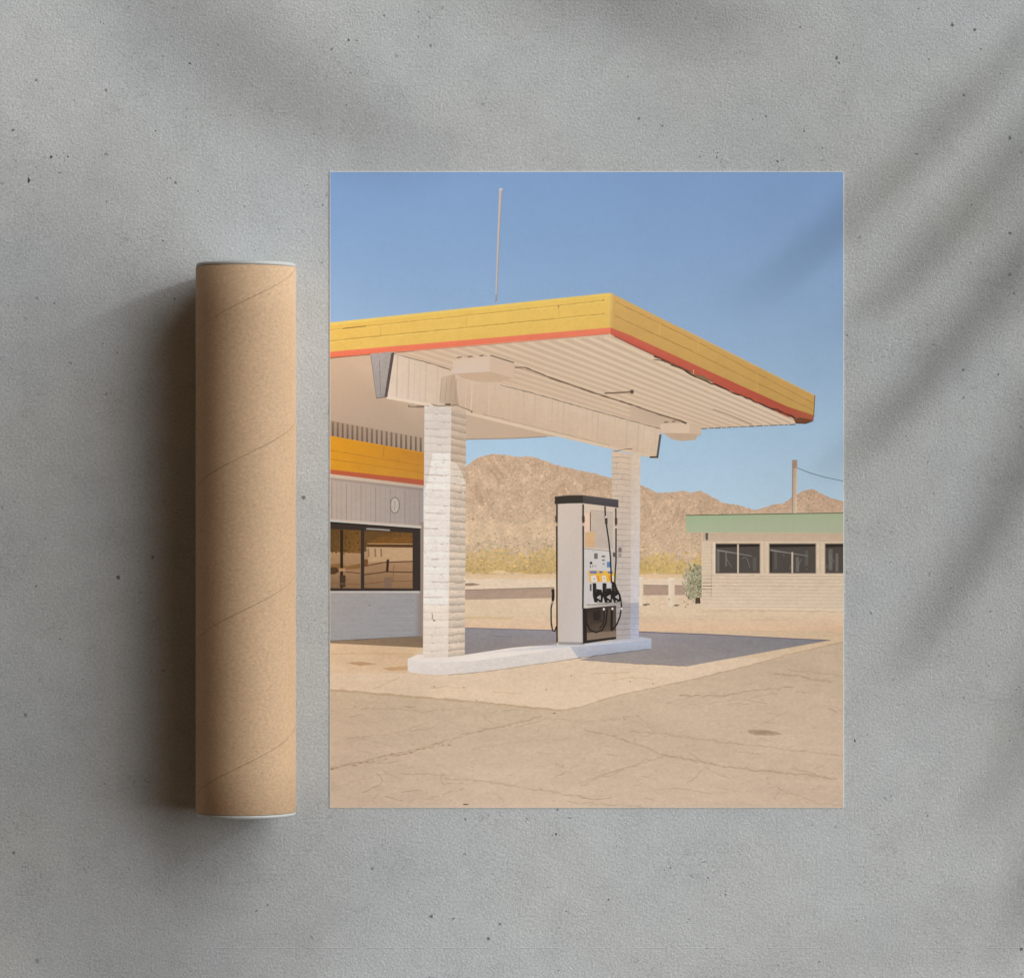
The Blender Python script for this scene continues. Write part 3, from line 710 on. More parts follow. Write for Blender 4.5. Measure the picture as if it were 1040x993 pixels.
s.line([(400, 359.4), (430, 367), (458, 375.6)], (.8, 1.2), (110, 92, 74), up=True, jit=.2); s.line([(508, 391), (540, 399), (600, 416), (671, 435.6)], 1.0, (116, 96, 76), up=True, jit=.2)
s.poly([(392.6, 402), (440, 410.4), (440, 413.4), (392.6, 405)], (214, 192, 166), PHOTO, True)
s.poly([(470, 416.5), (552, 436.6), (625, 454), (668, 464), (668, 466.4), (625, 457), (552, 440), (470, 420)], [(206, 180, 150)] * 3 + [(204, 180, 152)] * 2 + [(208, 184, 154)] * 3, PHOTO, True)
s.line([(438, 410.2), (446, 412), (464, 411.6), (480, 418)], 1.0, (110, 92, 76), up=True, jit=.4); s.rect(452, 410, 457.6, 411.4, (70, 56, 46), PHOTO, True)
s.line([(490, 420.4), (552, 436), (620, 452.4)], .7, (160, 136, 112), up=True, jit=.3); s.ellipse(479, 418.6, .8, .6, (90, 76, 62), PHOTO, True)
s.line([(414.5, 412.3), (424, 413), (436, 412.8)], 2.0, (120, 102, 84), up=True); s.line([(416, 412), (423, 412.4)], 1, (176, 154, 130), up=True)
s.poly([(376, 359.4), (399.5, 357), (391.5, 403), (382, 404.5)], [(164, 152, 142), (160, 148, 138), (146, 136, 128), (150, 140, 132)], WOOD, True)
s.line([(385.5, 366), (386.6, 402)], .7, (116, 106, 98), up=True); s.line([(376.6, 361), (382.4, 404)], .8, (128, 118, 108), up=True)
s.poly([(397.4, 358.6), (400.6, 358), (393.4, 403.2), (390.4, 403.6)], (84, 72, 64), PHOTO, True); s.line([(382, 404.3), (393, 403)], 1.1, (104, 92, 82), up=True)
s.poly([(669.6, 441.4), (671.9, 441), (668.6, 464.6), (666.4, 464.4)], (82, 78, 72), PHOTO, True); s.line([(659.8, 464.2), (668.6, 464.2)], 1.8, (66, 62, 57), up=True)
s.build('beam', canopy)
def box_light(front, side, under, dashes, cols):
    s = Sheet((1.06, 1.075, 1.10)); s.poly(under, cols[2], PHOTO); s.poly(front, cols[0], SMOOTH, True); s.poly(side, cols[1], SMOOTH)
    for d in dashes: s.line(d, 1.2, (72, 58, 48), up=True)
    s.line([front[3], front[2], side[2]], .7, (186, 158, 130), up=True)
    s.build('box_light', canopy)
box_light([(459.5, 365.5), (497.5, 362), (497.5, 377.8), (460, 380)], [(497.5, 362), (522.3, 369.4), (522, 384.4), (497.5, 377.8)],
          [(461, 379), (498, 377), (520, 384), (506, 388.5), (484, 387.6), (470, 384)],
          [[(464, 363.2), (469, 362.6)], [(475, 362.3), (480, 361.8)], [(487, 361.4), (491, 361)], [(498, 360.8), (522, 368.4)]],
          [[(204, 178, 150), (206, 180, 152), (204, 180, 158), (202, 180, 160)], [(200, 172, 144)] * 4, (190, 160, 130)])
box_light([(670, 430.6), (700, 429.4), (700, 440.4), (671.6, 440)], [(700, 429.4), (712.6, 432), (712, 442.3), (700, 440.4)],
          [(673, 439.5), (709, 441), (706.5, 446.6), (692, 448), (682, 446)], [[(674.5, 428.8), (678.5, 428.5)], [(682.5, 428), (686, 427.8)]],
          [[(206, 180, 150), (208, 182, 152), (208, 182, 152), (204, 178, 150)], [(198, 172, 144)] * 4, (186, 158, 130)])
s = Sheet(); s.line([(523, 373.4), (533, 373), (560, 384.2), (600, 398), (640, 410.6), (670, 421), (692, 427.6), (697, 429.6)], 1.5, (122, 100, 80), jit=.15)
s.line([(523, 372.6), (560, 383.2), (600, 397)], .5, (160, 136, 112), up=True)
s.line([(614, 399.4), (632, 398.6), (641, 397.8)], 1.7, (128, 106, 84), up=True); s.rect(640, 396, 643.6, 400, (112, 92, 76), PHOTO, True); s.ellipse(641.8, 397.6, .8, .8, (52, 44, 38), PHOTO, True)
s.line([(692.5, 428), (697.3, 430)], 1.8, (84, 68, 56), up=True)
s.build('conduit', canopy)

# ---- island, pillars
s = Sheet((1.05, 1.055, 1.06))
s.poly([(414, 669), (424, 664.6), (473, 664.6), (520, 657.5), (566, 653.6), (610, 651.6), (650, 646.4), (661.5, 648), (661.5, 651), (630, 655.6), (587, 659), (560, 660.4), (520, 666), (480, 671), (450, 672.6), (424, 671.6)],
       [(220, 208, 196)] * 5 + [(172, 174, 182)] * 5 + [(206, 200, 196)] + [(222, 212, 200)] * 5, PHOTO)
s.poly([(414, 669), (424, 671.6), (450, 672.6), (480, 671), (520, 666), (556, 660.6), (579, 656.6), (587.5, 667.8), (560, 671.8), (520, 677.6), (480, 683), (455, 685), (430, 684.4), (417, 682.5), (414, 680)],
       [(216, 206, 196), (216, 206, 196), (214, 204, 194), (208, 198, 188), (206, 196, 186), (210, 200, 190), (212, 204, 196), (206, 196, 186), (202, 192, 182), (200, 190, 180), (202, 192, 182), (206, 196, 186), (210, 200, 190), (214, 204, 194), (216, 206, 196)], BRICK, True)
s.poly([(579, 656.6), (610, 654.5), (640, 651.5), (661.5, 649), (661.5, 658.6), (640, 661), (612, 664.4), (587.5, 667.8)], [(178, 178, 184), (168, 172, 184), (168, 174, 188), (170, 177, 190), (160, 164, 174), (156, 160, 171), (154, 157, 167), (166, 166, 172)], BRICK, True)
s.line([(455, 685.3), (480, 683.4), (520, 678), (560, 672.2), (587.5, 668.2)], .8, (156, 136, 116), up=True, jit=.4); s.line([(587.5, 668.2), (612, 664.8), (640, 661.4), (661, 659)], .9, (96, 92, 98), up=True, jit=.4)
s.line([(540, 655.6), (566, 654.4)], 1.2, (150, 146, 150), up=True)
s.build('printed_island', poster)
def pillar1():
    s = Sheet((1.03, 1.045, 1.06))
    corner = lambda y: interp([(413, 458.2), (667, 455.2)], y); left = lambda y: interp([(413, 431), (667, 429.6)], y); right = lambda y: interp([(413, 473.4), (667, 472)], y)
    y0, y1 = 413.0, 667.0
    s.poly([(431, 415.5), (458.2, 413), (corner(500), 500), (left(500), 500)], [(202, 186, 170), (198, 178, 160), (204, 190, 178), (196, 184, 176)], BRICK)
    s.poly([(left(500), 500), (corner(500), 500), (455.2, 667.4), (429.6, 666)], [(226, 212, 198), (228, 214, 200), (226, 208, 188), (222, 204, 184)], BRICK)
    s.poly([(458.2, 413), (473.4, 420.4), (right(500), 500), (corner(500), 500)], [(200, 174, 148), (202, 176, 150), (190, 168, 148), (188, 168, 150)], BRICK)
    s.poly([(corner(500), 500), (right(500), 500), (472, 664), (455.2, 667.4)], [(208, 190, 170), (210, 192, 172), (210, 188, 164), (204, 184, 162)], BRICK)
    y = 413.6; h = 7.72
    def shade(c, f): return tuple(min(255, v * f) for v in c)
    def lit_l(x, y): return y > 500 or (y > 460 and x > interp([(460, 439.4), (492, 434), (500, 430)], y))
    while y < 664:
        y2 = min(y + h, 666.8); q = (y2 - 590) / 180.0; q0 = (y - 590) / 180.0
        xl, xc, xr = left(y2), corner(y2), right(y2); l0, c0, r0 = left(y), corner(y), right(y)
        t1 = random.uniform(.975, 1.02); t2 = random.uniform(.95, 1.03)
        lft = (226, 213, 199) if y > 497 else (209, 195, 181)
        if y > 612: lft = (222, 205, 186)
        rgt = (210, 190, 168) if y > 488 else (198, 174, 150)
        yl = lambda v, qq: v + 1.5 * qq; yr = lambda v, qq: v - 4.0 * qq
        L0, C0, R0 = (l0, yl(y, q0)), (c0, y), (r0, yr(y, q0)); L1, C1, R1 = (xl, yl(y2, q)), (xc, y2), (xr, yr(y2, q))
        mid = lambda a, b: lerp(a, b, .72)
        s.poly([L0, C0, mid(C0, C1), mid(L0, L1)], [shade(lft, 1.02 * t1)] * 2 + [shade(lft, 1.0 * t1)] * 2, BRICK)
        s.poly([mid(L0, L1), mid(C0, C1), C1, L1], [shade(lft, 1.0 * t1)] * 2 + [shade(lft, .945)] * 2, BRICK)
        mid = lambda a, b: lerp(a, b, .5)
        s.poly([C0, R0, mid(R0, R1), mid(C0, C1)], [shade(rgt, 1.06 * t2), shade(rgt, 1.04 * t2), shade(rgt, .99 * t2), shade(rgt, .99 * t2)], BRICK)
        s.poly([mid(C0, C1), mid(R0, R1), R1, C1], [shade(rgt, .99 * t2)] * 2 + [shade(rgt, .86), shade(rgt, .84)], BRICK)
        y += h
    # sunlit patch under the canopy's shade
    s.up(); y = 413.6 + h * 6
    while y < 500:
        y2 = min(y + h, 500.2); ya, yb = max(y, 460.5), y2
        xa, xb = interp([(460, 439.4), (492, 434), (500, 430)], ya), interp([(460, 439.4), (492, 434), (500, 430)], yb)
        if yb > ya + .5:
            m = ya + (yb - ya) * .75; xm = xa + (xb - xa) * .75
            s.poly([(xa, ya - .3), (corner(ya), ya), (corner(m), m), (xm, m - .3)], [(230, 218, 206)] * 4, BRICK)
            s.poly([(xm, m - .3), (corner(m), m), (corner(yb), yb), (xb, yb - .3)], [(228, 216, 203)] * 2 + [(214, 199, 184)] * 2, BRICK)
        y = y2 if y2 < 500 else 501
    s.poly([(corner(468), 468.4), (463, 470), (467, 476), (right(490), 490), (right(491), 492), (corner(492), 493)], (214, 197, 178), BRICK, True)
    s.up(); y = 413.6 + h
    while y < 664:
        q = (y - 590) / 180.0; rr = random.random
        a0_, a1_ = sorted((rr(), rr()))
        s.line([(left(y) + (corner(y) - left(y)) * a0_, y + 1.5 * q * (1 - a0_)), (left(y) + (corner(y) - left(y)) * a1_, y + 1.5 * q * (1 - a1_))], random.uniform(.6, 1.2), (182, 163, 144), BRICK, jit=.3)
        s.line([(corner(y) + .2, y), (corner(y) + 9, y - 2.2 * q + random.uniform(-.4, .6)), (right(y) - .2, y - 4.0 * q)], random.uniform(.6, 1.3), (166, 145, 123), BRICK, jit=.6)
        y += h
    s.dabs(lambda x, y: corner(y) + .5 < x < right(y) - .5, (455, 470, 473, 664), 2.4, [(192, 170, 146), (224, 207, 187), (180, 158, 134)], (.2, .42), .8, .5, BRICK)
    s.dabs(lambda x, y: left(y) + .5 < x < corner(y) - .5, (430, 462, 458, 664), 4.0, [(214, 198, 182), (234, 222, 208), (218, 204, 190)], (.2, .42), .5, .5, BRICK)
    s.up()
    for y in (452, 478, 520, 557, 598, 640): s.line([(lerp((left(y), 0), (corner(y), 0), random.uniform(.3, .7))[0], y - 3), (lerp((left(y), 0), (corner(y), 0), .5)[0], y + 3)], .5, (196, 180, 164))
    s.line([(438.6, 622), (439.4, 625), (439, 627.5), (441.4, 629.8)], 1.2, (150, 128, 110), up=True, jit=.4); s.ellipse(441, 630, 1.3, .9, (146, 126, 108), PHOTO, True)
    s.line([(corner(660) - .4, 666.5), (corner(420), 416)], .5, (222, 206, 190), up=True)
    s.poly([(left(620), 619), (corner(620), 619), (455.2, 667), (429.7, 665.6)], (218, 198, 176), BRICK) if False else None
    s.build('printed_pillar', poster)
pillar1()
def pillar2():
    s = Sheet((1.05, 1.06, 1.07))
    s.poly([(621.6, 457.5), (641.5, 461.5), (640.4, 612), (621, 612)], [(206, 180, 152), (204, 178, 152), (188, 176, 166), (182, 172, 164)], BRICK)
    s.poly([(641.5, 461.5), (650.6, 459.8), (649, 612), (640.4, 612)], [(206, 182, 154), (206, 186, 162), (198, 192, 192), (196, 188, 186)], BRICK)
    s.poly([(621, 612), (640.4, 612), (640.2, 648.4), (621, 650)], [(160, 150, 142), (160, 150, 144), (166, 158, 156), (162, 152, 146)], BRICK)
    s.poly([(640.4, 612), (649, 612), (648.8, 647), (640.2, 648.4)], [(160, 158, 164), (164, 162, 168), (176, 178, 192), (168, 168, 180)], BRICK)
    s.up(); y = 464.0
    while y < 648:
        q = (y - 590) / 180.
        s.line([(621.3, y + q * -.4), (631, y + .1), (640.4, y - q * 2.2)], .75, (160, 146, 134) if y < 612 else (128, 120, 116), BRICK, jit=.25)
        s.line([(640.8, y - q * 2.2), (649.4, y - q * 1.0)], .55, (186, 174, 164) if y < 612 else (144, 144, 152), BRICK); y += 5.65
    s.line([(623, 458.6), (632, 456.8), (642, 455.8)], 1, (120, 98, 80), up=True, jit=.5)
    s.up()
    for k in range(16):
        y = 470 + k * 11.3; s.line([(626 + (k % 2) * 6, y), (626 + (k % 2) * 6, y + 5)], .5, (166, 152, 140))
    s.rect(628, 556, 631.4, 560.6, (120, 108, 100), PHOTO, True); s.rect(628, 561.4, 631.2, 565.6, (150, 138, 128), PHOTO); s.rect(622.4, 561, 625, 565.6, (70, 62, 58), PHOTO)
    s.build('printed_pillar', poster)
pillar2()
# ---- petrol pump
K = (40, 34, 32)
s = Sheet((1.04, 1.05, 1.06))
s.poly([(566.6, 511), (592, 510), (592, 653.4), (567.4, 653.2)], [(202, 186, 170), (200, 182, 166), (194, 184, 176), (190, 178, 168)], SMOOTH)
s.poly([(592, 511), (626.4, 514.6), (625.6, 615), (592.6, 618)], [(206, 186, 164), (202, 182, 162), (190, 176, 164), (194, 180, 168)], SMOOTH)
s.up(); s.poly([(567, 651.6), (592, 652), (594, 654.6), (567, 654.4)], (150, 140, 134), PHOTO); s.line([(591.2, 511), (591.2, 653)], .6, (168, 152, 140))
s.poly([(599.6, 518), (622.6, 520.4), (622.2, 557), (599.6, 556)], [(192, 172, 152), (186, 170, 154), (184, 170, 156), (188, 170, 152)], PHOTO, True)
s.line([(599.6, 518), (622.6, 520.4)], .7, (164, 142, 122), up=True); s.poly([(594, 521), (599, 520.6), (599, 540), (594, 540)], (226, 190, 164), PHOTO, True)
s.poly([(594, 540.2), (604.2, 540.4), (604, 556.4), (594, 555.6)], [(204, 170, 120), (208, 170, 122), (202, 164, 126), (198, 164, 126)], PHOTO, True)
s.up(); s.line([(599.6, 520), (599.5, 539.6)], 1.0, (52, 44, 40)); s.line([(595, 546), (603, 546.6)], .6, (226, 170, 120)); s.line([(596, 551), (603, 551.4)], .8, (218, 146, 110))
pump = s.build('printed_fuel_pump', poster)
s = Sheet()
s.poly([(563.4, 504.4), (577, 503), (592, 502.8), (592, 511), (577, 511.2), (563.4, 512)], (58, 52, 46), SMOOTH)
s.poly([(592, 502.8), (610, 504.8), (628.2, 507.6), (628, 515.6), (610, 513.2), (592, 511)], [(84, 78, 76), (86, 80, 80), (82, 77, 80), (74, 68, 70), (74, 68, 70), (70, 64, 62)], SMOOTH)
s.line([(563.4, 504.3), (577, 502.9), (592, 502.8), (628, 507.5)], .6, (118, 108, 98), up=True)
s.build('pump_top', pump)
s = Sheet()
s.poly([(592.8, 557), (620, 559.6), (620.6, 612), (592.8, 616)], [(206, 200, 192), (208, 202, 196), (202, 198, 196), (200, 194, 190)], SMOOTH)
s.poly([(620, 559.6), (625.8, 560), (625.4, 611), (620.6, 612)], (192, 182, 172), SMOOTH)
s.up(); s.line([(592.8, 557), (620, 559.6)], .8, (150, 138, 128)); s.rect(603.4, 561.8, 607, 567.4, (112, 104, 98)); s.rect(611, 564, 614.6, 565.8, (110, 102, 98)); s.rect(611.4, 568, 614.2, 569.4, (104, 96, 92))
s.rect(612, 571.6, 614, 573.4, (150, 140, 132)); s.ellipse(600.2, 571.6, 1.3, 1.5, (50, 44, 42)); s.rect(599.2, 574.2, 600.2, 576.4, (90, 82, 78)); s.rect(601.8, 573.4, 602.6, 576, (120, 112, 106)); s.rect(604.6, 573.4, 605.4, 575.6, (150, 142, 136))
s.rect(616.4, 570.4, 620.2, 576, (92, 132, 172)); s.rect(599, 593, 600.8, 600, (88, 80, 76)); s.line([(601, 559.5), (605, 560)], .6, (170, 160, 150)); s.rect(622.6, 561, 624.6, 565.4, (72, 66, 62))
s.poly([(597.6, 579), (624.4, 580), (624, 590.6), (598.6, 591)], [(226, 172, 66), (232, 184, 62), (228, 176, 62), (226, 180, 84)], PHOTO, True)
s.up(); s.rect(599.2, 579.6, 606, 582.4, (104, 124, 172)); s.rect(608.6, 579.7, 612, 582, (104, 122, 164)); s.rect(617, 580.1, 622.6, 582.2, (100, 120, 170))
s.poly([(600, 584.5), (605, 584), (606.8, 590.4), (600.6, 590.6)], (222, 216, 204)); s.poly([(611.4, 584.4), (615.2, 584.4), (616, 590.2), (611.8, 590.4)], (224, 214, 196)); s.poly([(621, 584.6), (623.4, 584.6), (623.4, 590), (621.4, 590)], (216, 206, 190))
s.poly([(606.2, 585), (608.2, 584.8), (609, 590.4), (607.4, 590.4)], (222, 140, 70)); s.poly([(617.4, 582.6), (620.4, 586), (620, 590), (618, 588)], (230, 150, 52))
s.rect(602.6, 587.4, 604.4, 588.2, (160, 120, 110), PHOTO, True); s.rect(613, 587, 614.4, 587.8, (140, 130, 130)); s.line([(597, 580), (596.4, 592)], .5, (226, 170, 150))
s.build('control_panel', pump)
s = Sheet()
s.poly([(592, 617.6), (625.8, 614.6), (625.8, 648), (592, 653.2)], [(46, 38, 34), (66, 56, 48), (100, 84, 70), (94, 78, 65)], PHOTO)
s.up(); s.poly([(597, 619), (610, 618), (612, 632), (600, 634)], [(60, 50, 44), (50, 42, 37), (62, 52, 45), (72, 60, 52)], PHOTO); s.poly([(614, 618), (625.6, 616), (625.6, 634), (616, 636)], (82, 69, 59), PHOTO)
s.poly([(596, 642.5), (625.6, 640.5), (625.6, 646.4), (596, 650)], [(132, 114, 96), (126, 108, 92), (134, 116, 98), (138, 118, 100)], PHOTO)
s.poly([(602, 621), (609, 620), (609.6, 629), (603, 630)], (46, 38, 34), PHOTO, True)
s.poly([(592, 650.6), (625.8, 646.4), (625.8, 648.8), (592, 653.6)], (48, 42, 38), PHOTO, True); s.poly([(591.6, 617.6), (595.4, 617.4), (596.2, 652.6), (592, 653.2)], (44, 37, 34), PHOTO, True)
s.poly([(593, 612.8), (632, 609.8), (632, 613), (620, 614.8), (595, 617.6), (593, 616.4)], [(196, 188, 180), (168, 160, 152), (150, 142, 134), (176, 168, 160), (206, 198, 188), (198, 190, 182)], PHOTO, True)
s.line([(596, 614.4), (618, 612.8)], .7, (120, 110, 104), up=True); s.line([(600, 612.6), (606, 612)], .7, (226, 220, 212), up=True)
s.build('lower_panel', pump)
def hose(pts, w, extra=()):
    s = Sheet(); s.line(pts, w * 1.3, K, solid=True)
    for e in extra: s.poly(*e, up=True)
    s.build('hose', pump)
def clip(x, y, rx=1.2, ry=3.0, c=(74, 64, 56)): return ([(x - rx, y - ry), (x + rx, y - ry), (x + rx * 1.1, y + ry), (x - rx * .9, y + ry)], c, PHOTO)
hose([(565.7, 512), (565.5, 535), (565.6, 580), (565.8, 652)], 1.2, [clip(565.2, 526.5), ([(564.6, 531), (566.6, 531), (566.6, 534), (564.6, 534)], (190, 160, 130), PHOTO)])
hose([(592.3, 512), (592.3, 530), (592.4, 580), (592.0, 618)], 1.2, [clip(592.4, 527, 1.4), ([(591.4, 531), (593.4, 531), (593.4, 534), (591.4, 534)], (206, 176, 150), PHOTO)])
hose([(614.4, 514), (614.8, 525), (616.2, 535), (618.4, 550), (620, 566), (621, 592)], 1.15, [clip(615.6, 529, 1.4), ([(614.6, 524), (616, 524), (616, 526), (614.6, 526)], (226, 216, 206), PHOTO)])
hose([(625.4, 516), (625.6, 536), (625.6, 570), (624.6, 584), (624.4, 592)], 1.15, [clip(625.6, 529, 1.3), ([(624.9, 534), (626.4, 534), (626.4, 536.4), (624.9, 536.4)], (214, 200, 186), PHOTO)])
hose([(594.6, 620), (595.6, 632), (599.5, 640), (605.5, 642), (611.5, 639.6), (615.4, 632.5), (616.6, 618)], 1.4)
hose([(608.8, 638), (612.4, 634), (613.6, 627), (613.3, 619)], 1.1)
hose([(621.4, 618), (621.2, 630), (621.2, 640.5)], 1.9)
hose([(621.6, 640), (626.4, 634), (629.6, 626), (631.2, 616), (630.8, 611)], 1.2)
hose([(561.4, 610), (559.7, 617), (559.8, 632), (561.2, 640.4), (563.4, 641), (565.2, 636)], 1.15, [([(560.4, 610), (562.2, 610), (562, 613.4), (560.4, 613.4)], (150, 140, 130), PHOTO)])
def nozzle(pts, tri):
    s = Sheet(); px_ = sum(p[0] for p in pts) / len(pts); pts = [(px_ + (x - px_) * 1.12, y) for x, y in pts]; s.poly(pts, K); cx = sum(p[0] for p in pts) / len(pts); cy = sum(p[1] for p in pts) / len(pts)
    s.line([(cx - 2, cy - 6), (cx - 1.2, cy - 1)], .6, (96, 88, 82), up=True)
    if tri:
        x, y = tri; s.poly([(x - 2, y), (x + 1.6, y - 2.4), (x + 1.8, y + 2.6)], (206, 200, 194), PHOTO, True); s.poly([(x - .4, y), (x + .9, y - .9), (x + .9, y + 1)], (60, 54, 50), PHOTO, True)
        s.ellipse(x - .6, y + 4.2, .9, .6, (186, 178, 168), PHOTO, True)
    s.build('nozzle', pump)
nozzle([(602.4, 592), (605.6, 592), (606, 598), (610.6, 598.6), (612, 605), (611.4, 611.6), (604, 611.6), (602.6, 605)], (608.2, 606.6))
nozzle([(612.4, 592), (616, 592), (616.2, 597.6), (620, 597), (621.6, 604), (620.8, 611.8), (614.6, 612), (612.4, 604)], (618.2, 606.2))
nozzle([(621.8, 590), (625.2, 592), (627, 598), (629.8, 604), (631, 610.4), (624, 612), (621.6, 606)], (626.6, 606))
nozzle([(560.6, 598), (563, 598), (563.2, 606), (562.6, 610.4), (560.4, 610.2)], None)
s = Sheet()
for x, y in ((613.2, 618.4), (622, 618), (631.2, 618)): s.ellipse(x, y, 1.0, 1.3, (226, 218, 208))
s.build('ferrules', pump)

# ================================================================== light
AZ = math.radians(28)
def aim(o, d): o.rotation_euler = Vector((-d[0], -d[1], -d[2])).to_track_quat('-Z', 'Y').to_euler()
def dirv(az, el): return (math.cos(el) * math.cos(az), math.cos(el) * math.sin(az), math.sin(el))
# large soft window
d = dirv(AZ, math.radians(28.5)); D = 4.0   # low, wide, soft
la = bpy.data.lights.new('window_light', 'AREA'); la.shape = 'RECTANGLE'; la.size = 5.6; la.size_y = 3.8; la.energy = 292; la.color = (.985, 1.0, 1.0)
lo = bpy.data.objects.new('window_light', la); COL.objects.link(lo); lo.location = [v * D for v in d]; aim(lo, d)
# direct sun coming past the palm leaves
SAZ, SEL = math.radians(25), math.radians(23)
sd = dirv(SAZ, SEL)
su = bpy.data.lights.new('sun', 'SUN'); su.energy = 2.15; su.angle = math.radians(4.8); su.color = (1.0, 1.0, .99)
so = bpy.data.objects.new('sun', su); COL.objects.link(so); so.location = [v * 3 for v in sd]; aim(so, sd)
w = bpy.data.worlds.new('World'); C.world = w; w.use_nodes = True
bg = w.node_tree.nodes['Background']; bg.inputs[0].default_value = (1.0, .63, .37, 1); bg.inputs[1].default_value = .09

# ================================================================== potted palms beyond the frame: their leaves cast the soft stripes
KX, KY = math.cos(SAZ) / math.tan(SEL), math.sin(SAZ) / math.tan(SEL)
def lift(px, py, z): return (wx(px) + KX * z, wy(py) + KY * z, z)
def leaf_mat():
    t = NT('palm_leaf'); v = t.coord((40, 40, 40))
    return t.fin(t.mix(t.noise(v, 2, 3), (.035, .085, .022, 1), (.06, .12, .035, 1)), .45, .4)
def plain(name, a, b, sc, rough=.8):
    t = NT(name); v = t.coord((sc, sc, sc)); return t.fin(t.mix(t.noise(v, 2, 4), a, b), rough, .2)
M_leaf = leaf_mat(); M_stem = plain('palm_stem', (.08, .12, .04, 1), (.13, .15, .06, 1), 30)
M_pot = plain('terracotta', (.34, .15, .09, 1), (.42, .2, .12, 1), 20); M_soil = plain('soil', (.02, .014, .01, 1), (.05, .035, .025, 1), 120)
def tube_mesh(pts, r0, r1, n=8):
    vs, fs = [], []
    for k, p in enumerate(pts):
        a = Vector(pts[max(0, k - 1)]); b = Vector(pts[min(len(pts) - 1, k + 1)]); t = (b - a).normalized()
        u = t.orthogonal().normalized(); 
        ref = Vector((.3, .2, 1)); u = (ref - t * ref.dot(t)).normalized(); q = t.cross(u); r = r0 + (r1 - r0) * k / (len(pts) - 1)
        for j in range(n):
            an = 2 * PI * j / n; vs.append(tuple(Vector(p) + u * math.cos(an) * r + q * math.sin(an) * r))
    for k in range(len(pts) - 1):
        for j in range(n): a, b = k * n + j, k * n + (j + 1) % n; fs.append((a, b, b + n, a + n))
    fs += [tuple(range(n - 1, -1, -1)), tuple(range(len(vs) - n, len(vs)))]
    return vs, fs
def leaflet(p0, p1, wpx, z0, z1, bend, parent, org):
    vs, fs = [], []; n = 14
    dx, dy = p1[0] - p0[0], p1[1] - p0[1]; L = math.hypot(dx, dy); nx, ny = -dy / L, dx / L
    for k in range(n + 1):
        u = k / n; off = bend * 4 * u * (1 - u)
        cx, cy = p0[0] + dx * u + nx * off, p0[1] + dy * u + ny * off
        ww = wpx * .56 * (min(1, .25 + 3.2 * u)) * (1 - u ** 2.6) ** .8 + .4
        z = z0 + (z1 - z0) * u
        for sgn, dz in ((-1, .006), (0, 0), (1, .006)):
            q = lift(cx + nx * ww * sgn, cy + ny * ww * sgn, z + dz * ww / 25); vs.append(tuple(q[i] - org[i] for i in range(3)))
    for k in range(n):
        for j in range(2): a = k * 3 + j; fs.append((a, a + 1, a + 4, a + 3))
    o = mesh_obj('leaflet', vs, fs, M_leaf, parent, True)
    md = o.modifiers.new('thick', 'SOLIDIFY'); md.thickness = .0006
    return o
def palm(org, label, rach, leaves, name='potted_palm', group='potted palms beside the concrete'):
    """rach: (px, py, z) points of the rachis in shadow space"""
    root = empty(name, org, label, 'potted plant', group)
    loc = lambda q: tuple(q[i] - org[i] for i in range(3))
    n = 40; pr = [(.11, 0), (.12, .01), (.15, .20), (.165, .20), (.168, .235), (.15, .235), (.147, .20)]
    vs = [(math.cos(2 * PI * k / n) * r, math.sin(2 * PI * k / n) * r, z) for r, z in pr for k in range(n)]
    fs = [(j * n + k, j * n + (k + 1) % n, (j + 1) * n + (k + 1) % n, (j + 1) * n + k) for j in range(len(pr) - 1) for k in range(n)] + [tuple(range(n - 1, -1, -1))]
    mesh_obj('pot', vs, fs, M_pot, root, True)
    vs = [(math.cos(2 * PI * k / n) * .147, math.sin(2 * PI * k / n) * .147, .205) for k in range(n)]; mesh_obj('soil', vs, [tuple(range(n))], M_soil, root)
    R3 = [loc(lift(*q)) for q in rach]
    a = Vector((0, 0, .2)); b = Vector(R3[0]); c = Vector((b.x * .35, b.y * .35, max(b.z, .2) + .1))
    pts = []
    for k in range(13):
        u = k / 12; pts.append(tuple(a * (1 - u) ** 2 + c * 2 * u * (1 - u) + b * u * u))
    vs, fs = tube_mesh(pts + R3[1:], .007, .002); fr = mesh_obj('frond', vs, fs, M_stem, root, True)
    for (p0, p1, wpx, z0, z1, bend) in leaves: leaflet(p0, p1, wpx, z0, z1, bend, fr, org)
    return root
Z = .117
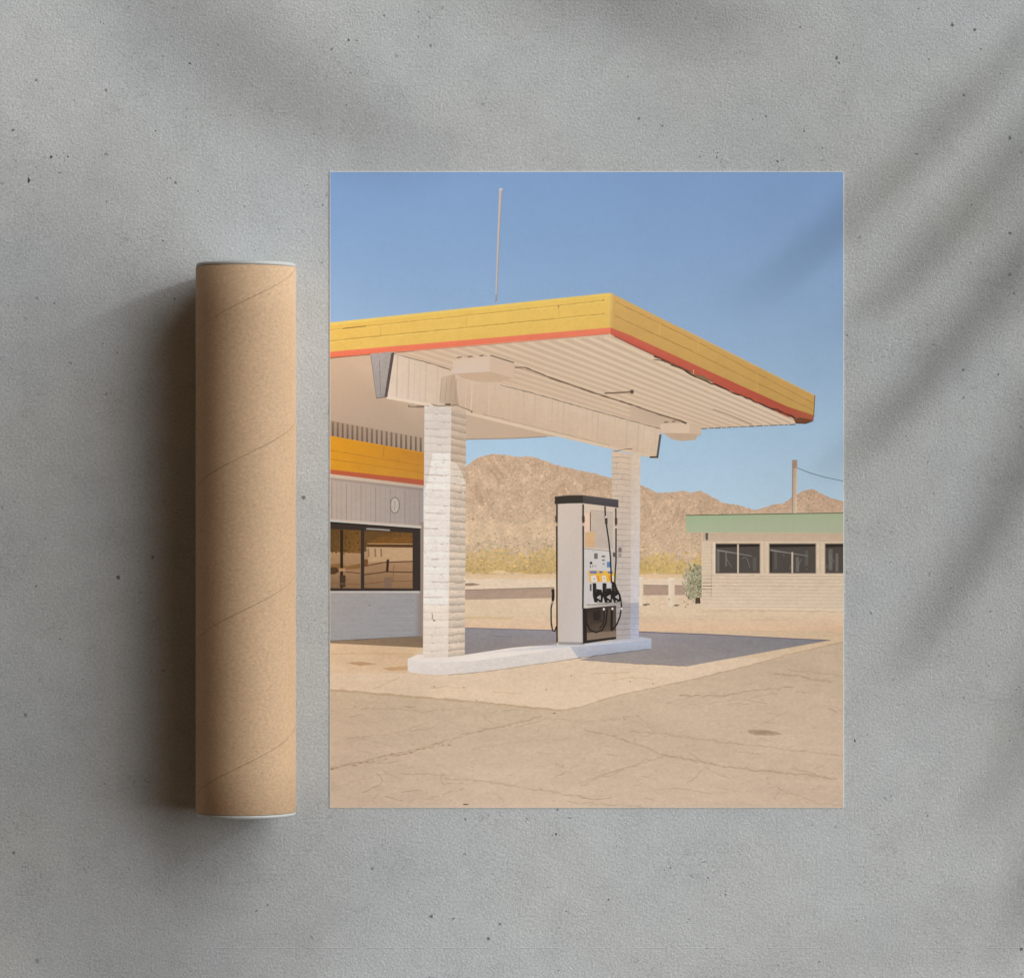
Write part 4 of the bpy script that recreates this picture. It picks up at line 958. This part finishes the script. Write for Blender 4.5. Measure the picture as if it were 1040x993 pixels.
palm((1.15, .62, 0), 'potted palm outside the right edge whose leaves throw soft stripes across the concrete',
     [(1085, -60, Z + .02), (1100, 60, Z + .02), (1112, 200, Z + .02), (1122, 380, Z), (1130, 560, Z - .02), (1140, 700, Z - .05)],
     [((1090, -20), (755, 312), 27, Z + .02, Z + .02, -12), ((1100, 60), (860, 335), 40, Z + .02, Z, -14), ((1108, 150), (835, 490), 44, Z + .02, Z, -16),
      ((1116, 300), (895, 700), 48, Z, Z, -16), ((1126, 480), (985, 860), 40, Z, Z - .01, -14), ((1132, 620), (1010, 990), 40, Z - .02, Z - .03, -10),
      ((1092, 0), (1240, 260), 30, Z, Z - .04, 10), ((1104, 120), (1270, 400), 30, Z, Z - .04, 10), ((1116, 300), (1280, 580), 30, Z, Z - .05, 10), ((1128, 500), (1260, 780), 30, Z - .02, Z - .06, 10)])
Z = .165
palm((-.35, 1.05, 0), 'potted palm outside the top edge whose leaves throw broad soft shadows above the tube',
     [(-60, -80, Z), (100, -70, Z + .02), (300, -72, Z + .03), (520, -80, Z + .03), (700, -95, Z)],
     [((90, -66), (465, 175), 78, Z + .02, Z + .01, 26), ((430, -92), (790, 38), 70, Z + .03, Z, 14), ((-130, 60), (60, 230), 22, Z, Z, 8),
      ((250, -72), (420, -230), 40, Z, Z, 8), ((560, -84), (720, -240), 40, Z, Z, 8)])

Z = .42  # added plant, out of view: its broad leaf blocks the sun over the tube
palm((1.2, .02, 0), 'added plant out of view at the right whose one broad leaf keeps the sun off the tube',
     [(138, 1180, Z), (126, 1070, Z + .006), (99, 820, Z + .008), (68, 530, Z + .006), (46, 330, Z)],
     [((135, 1150), (25, 130), 430, Z + .01, Z, 10)], 'added_shade_plant', None)

# ================================================================== camera
cam = bpy.data.cameras.new('camera'); co = bpy.data.objects.new('camera', cam); COL.objects.link(co)
co.location = (0, 0, H); co.rotation_euler = (0, 0, 0)
cam.sensor_width = 36; cam.sensor_fit = 'HORIZONTAL'; cam.lens = 36 * H / (1040 * S); cam.clip_start = .05; cam.clip_end = 50
C.camera = co
C.view_settings.view_transform = 'Standard'; C.view_settings.look = 'None'; C.view_settings.exposure = 0; C.view_settings.gamma = 1
C.cycles.use_denoising = True; C.cycles.filter_width = 1.6
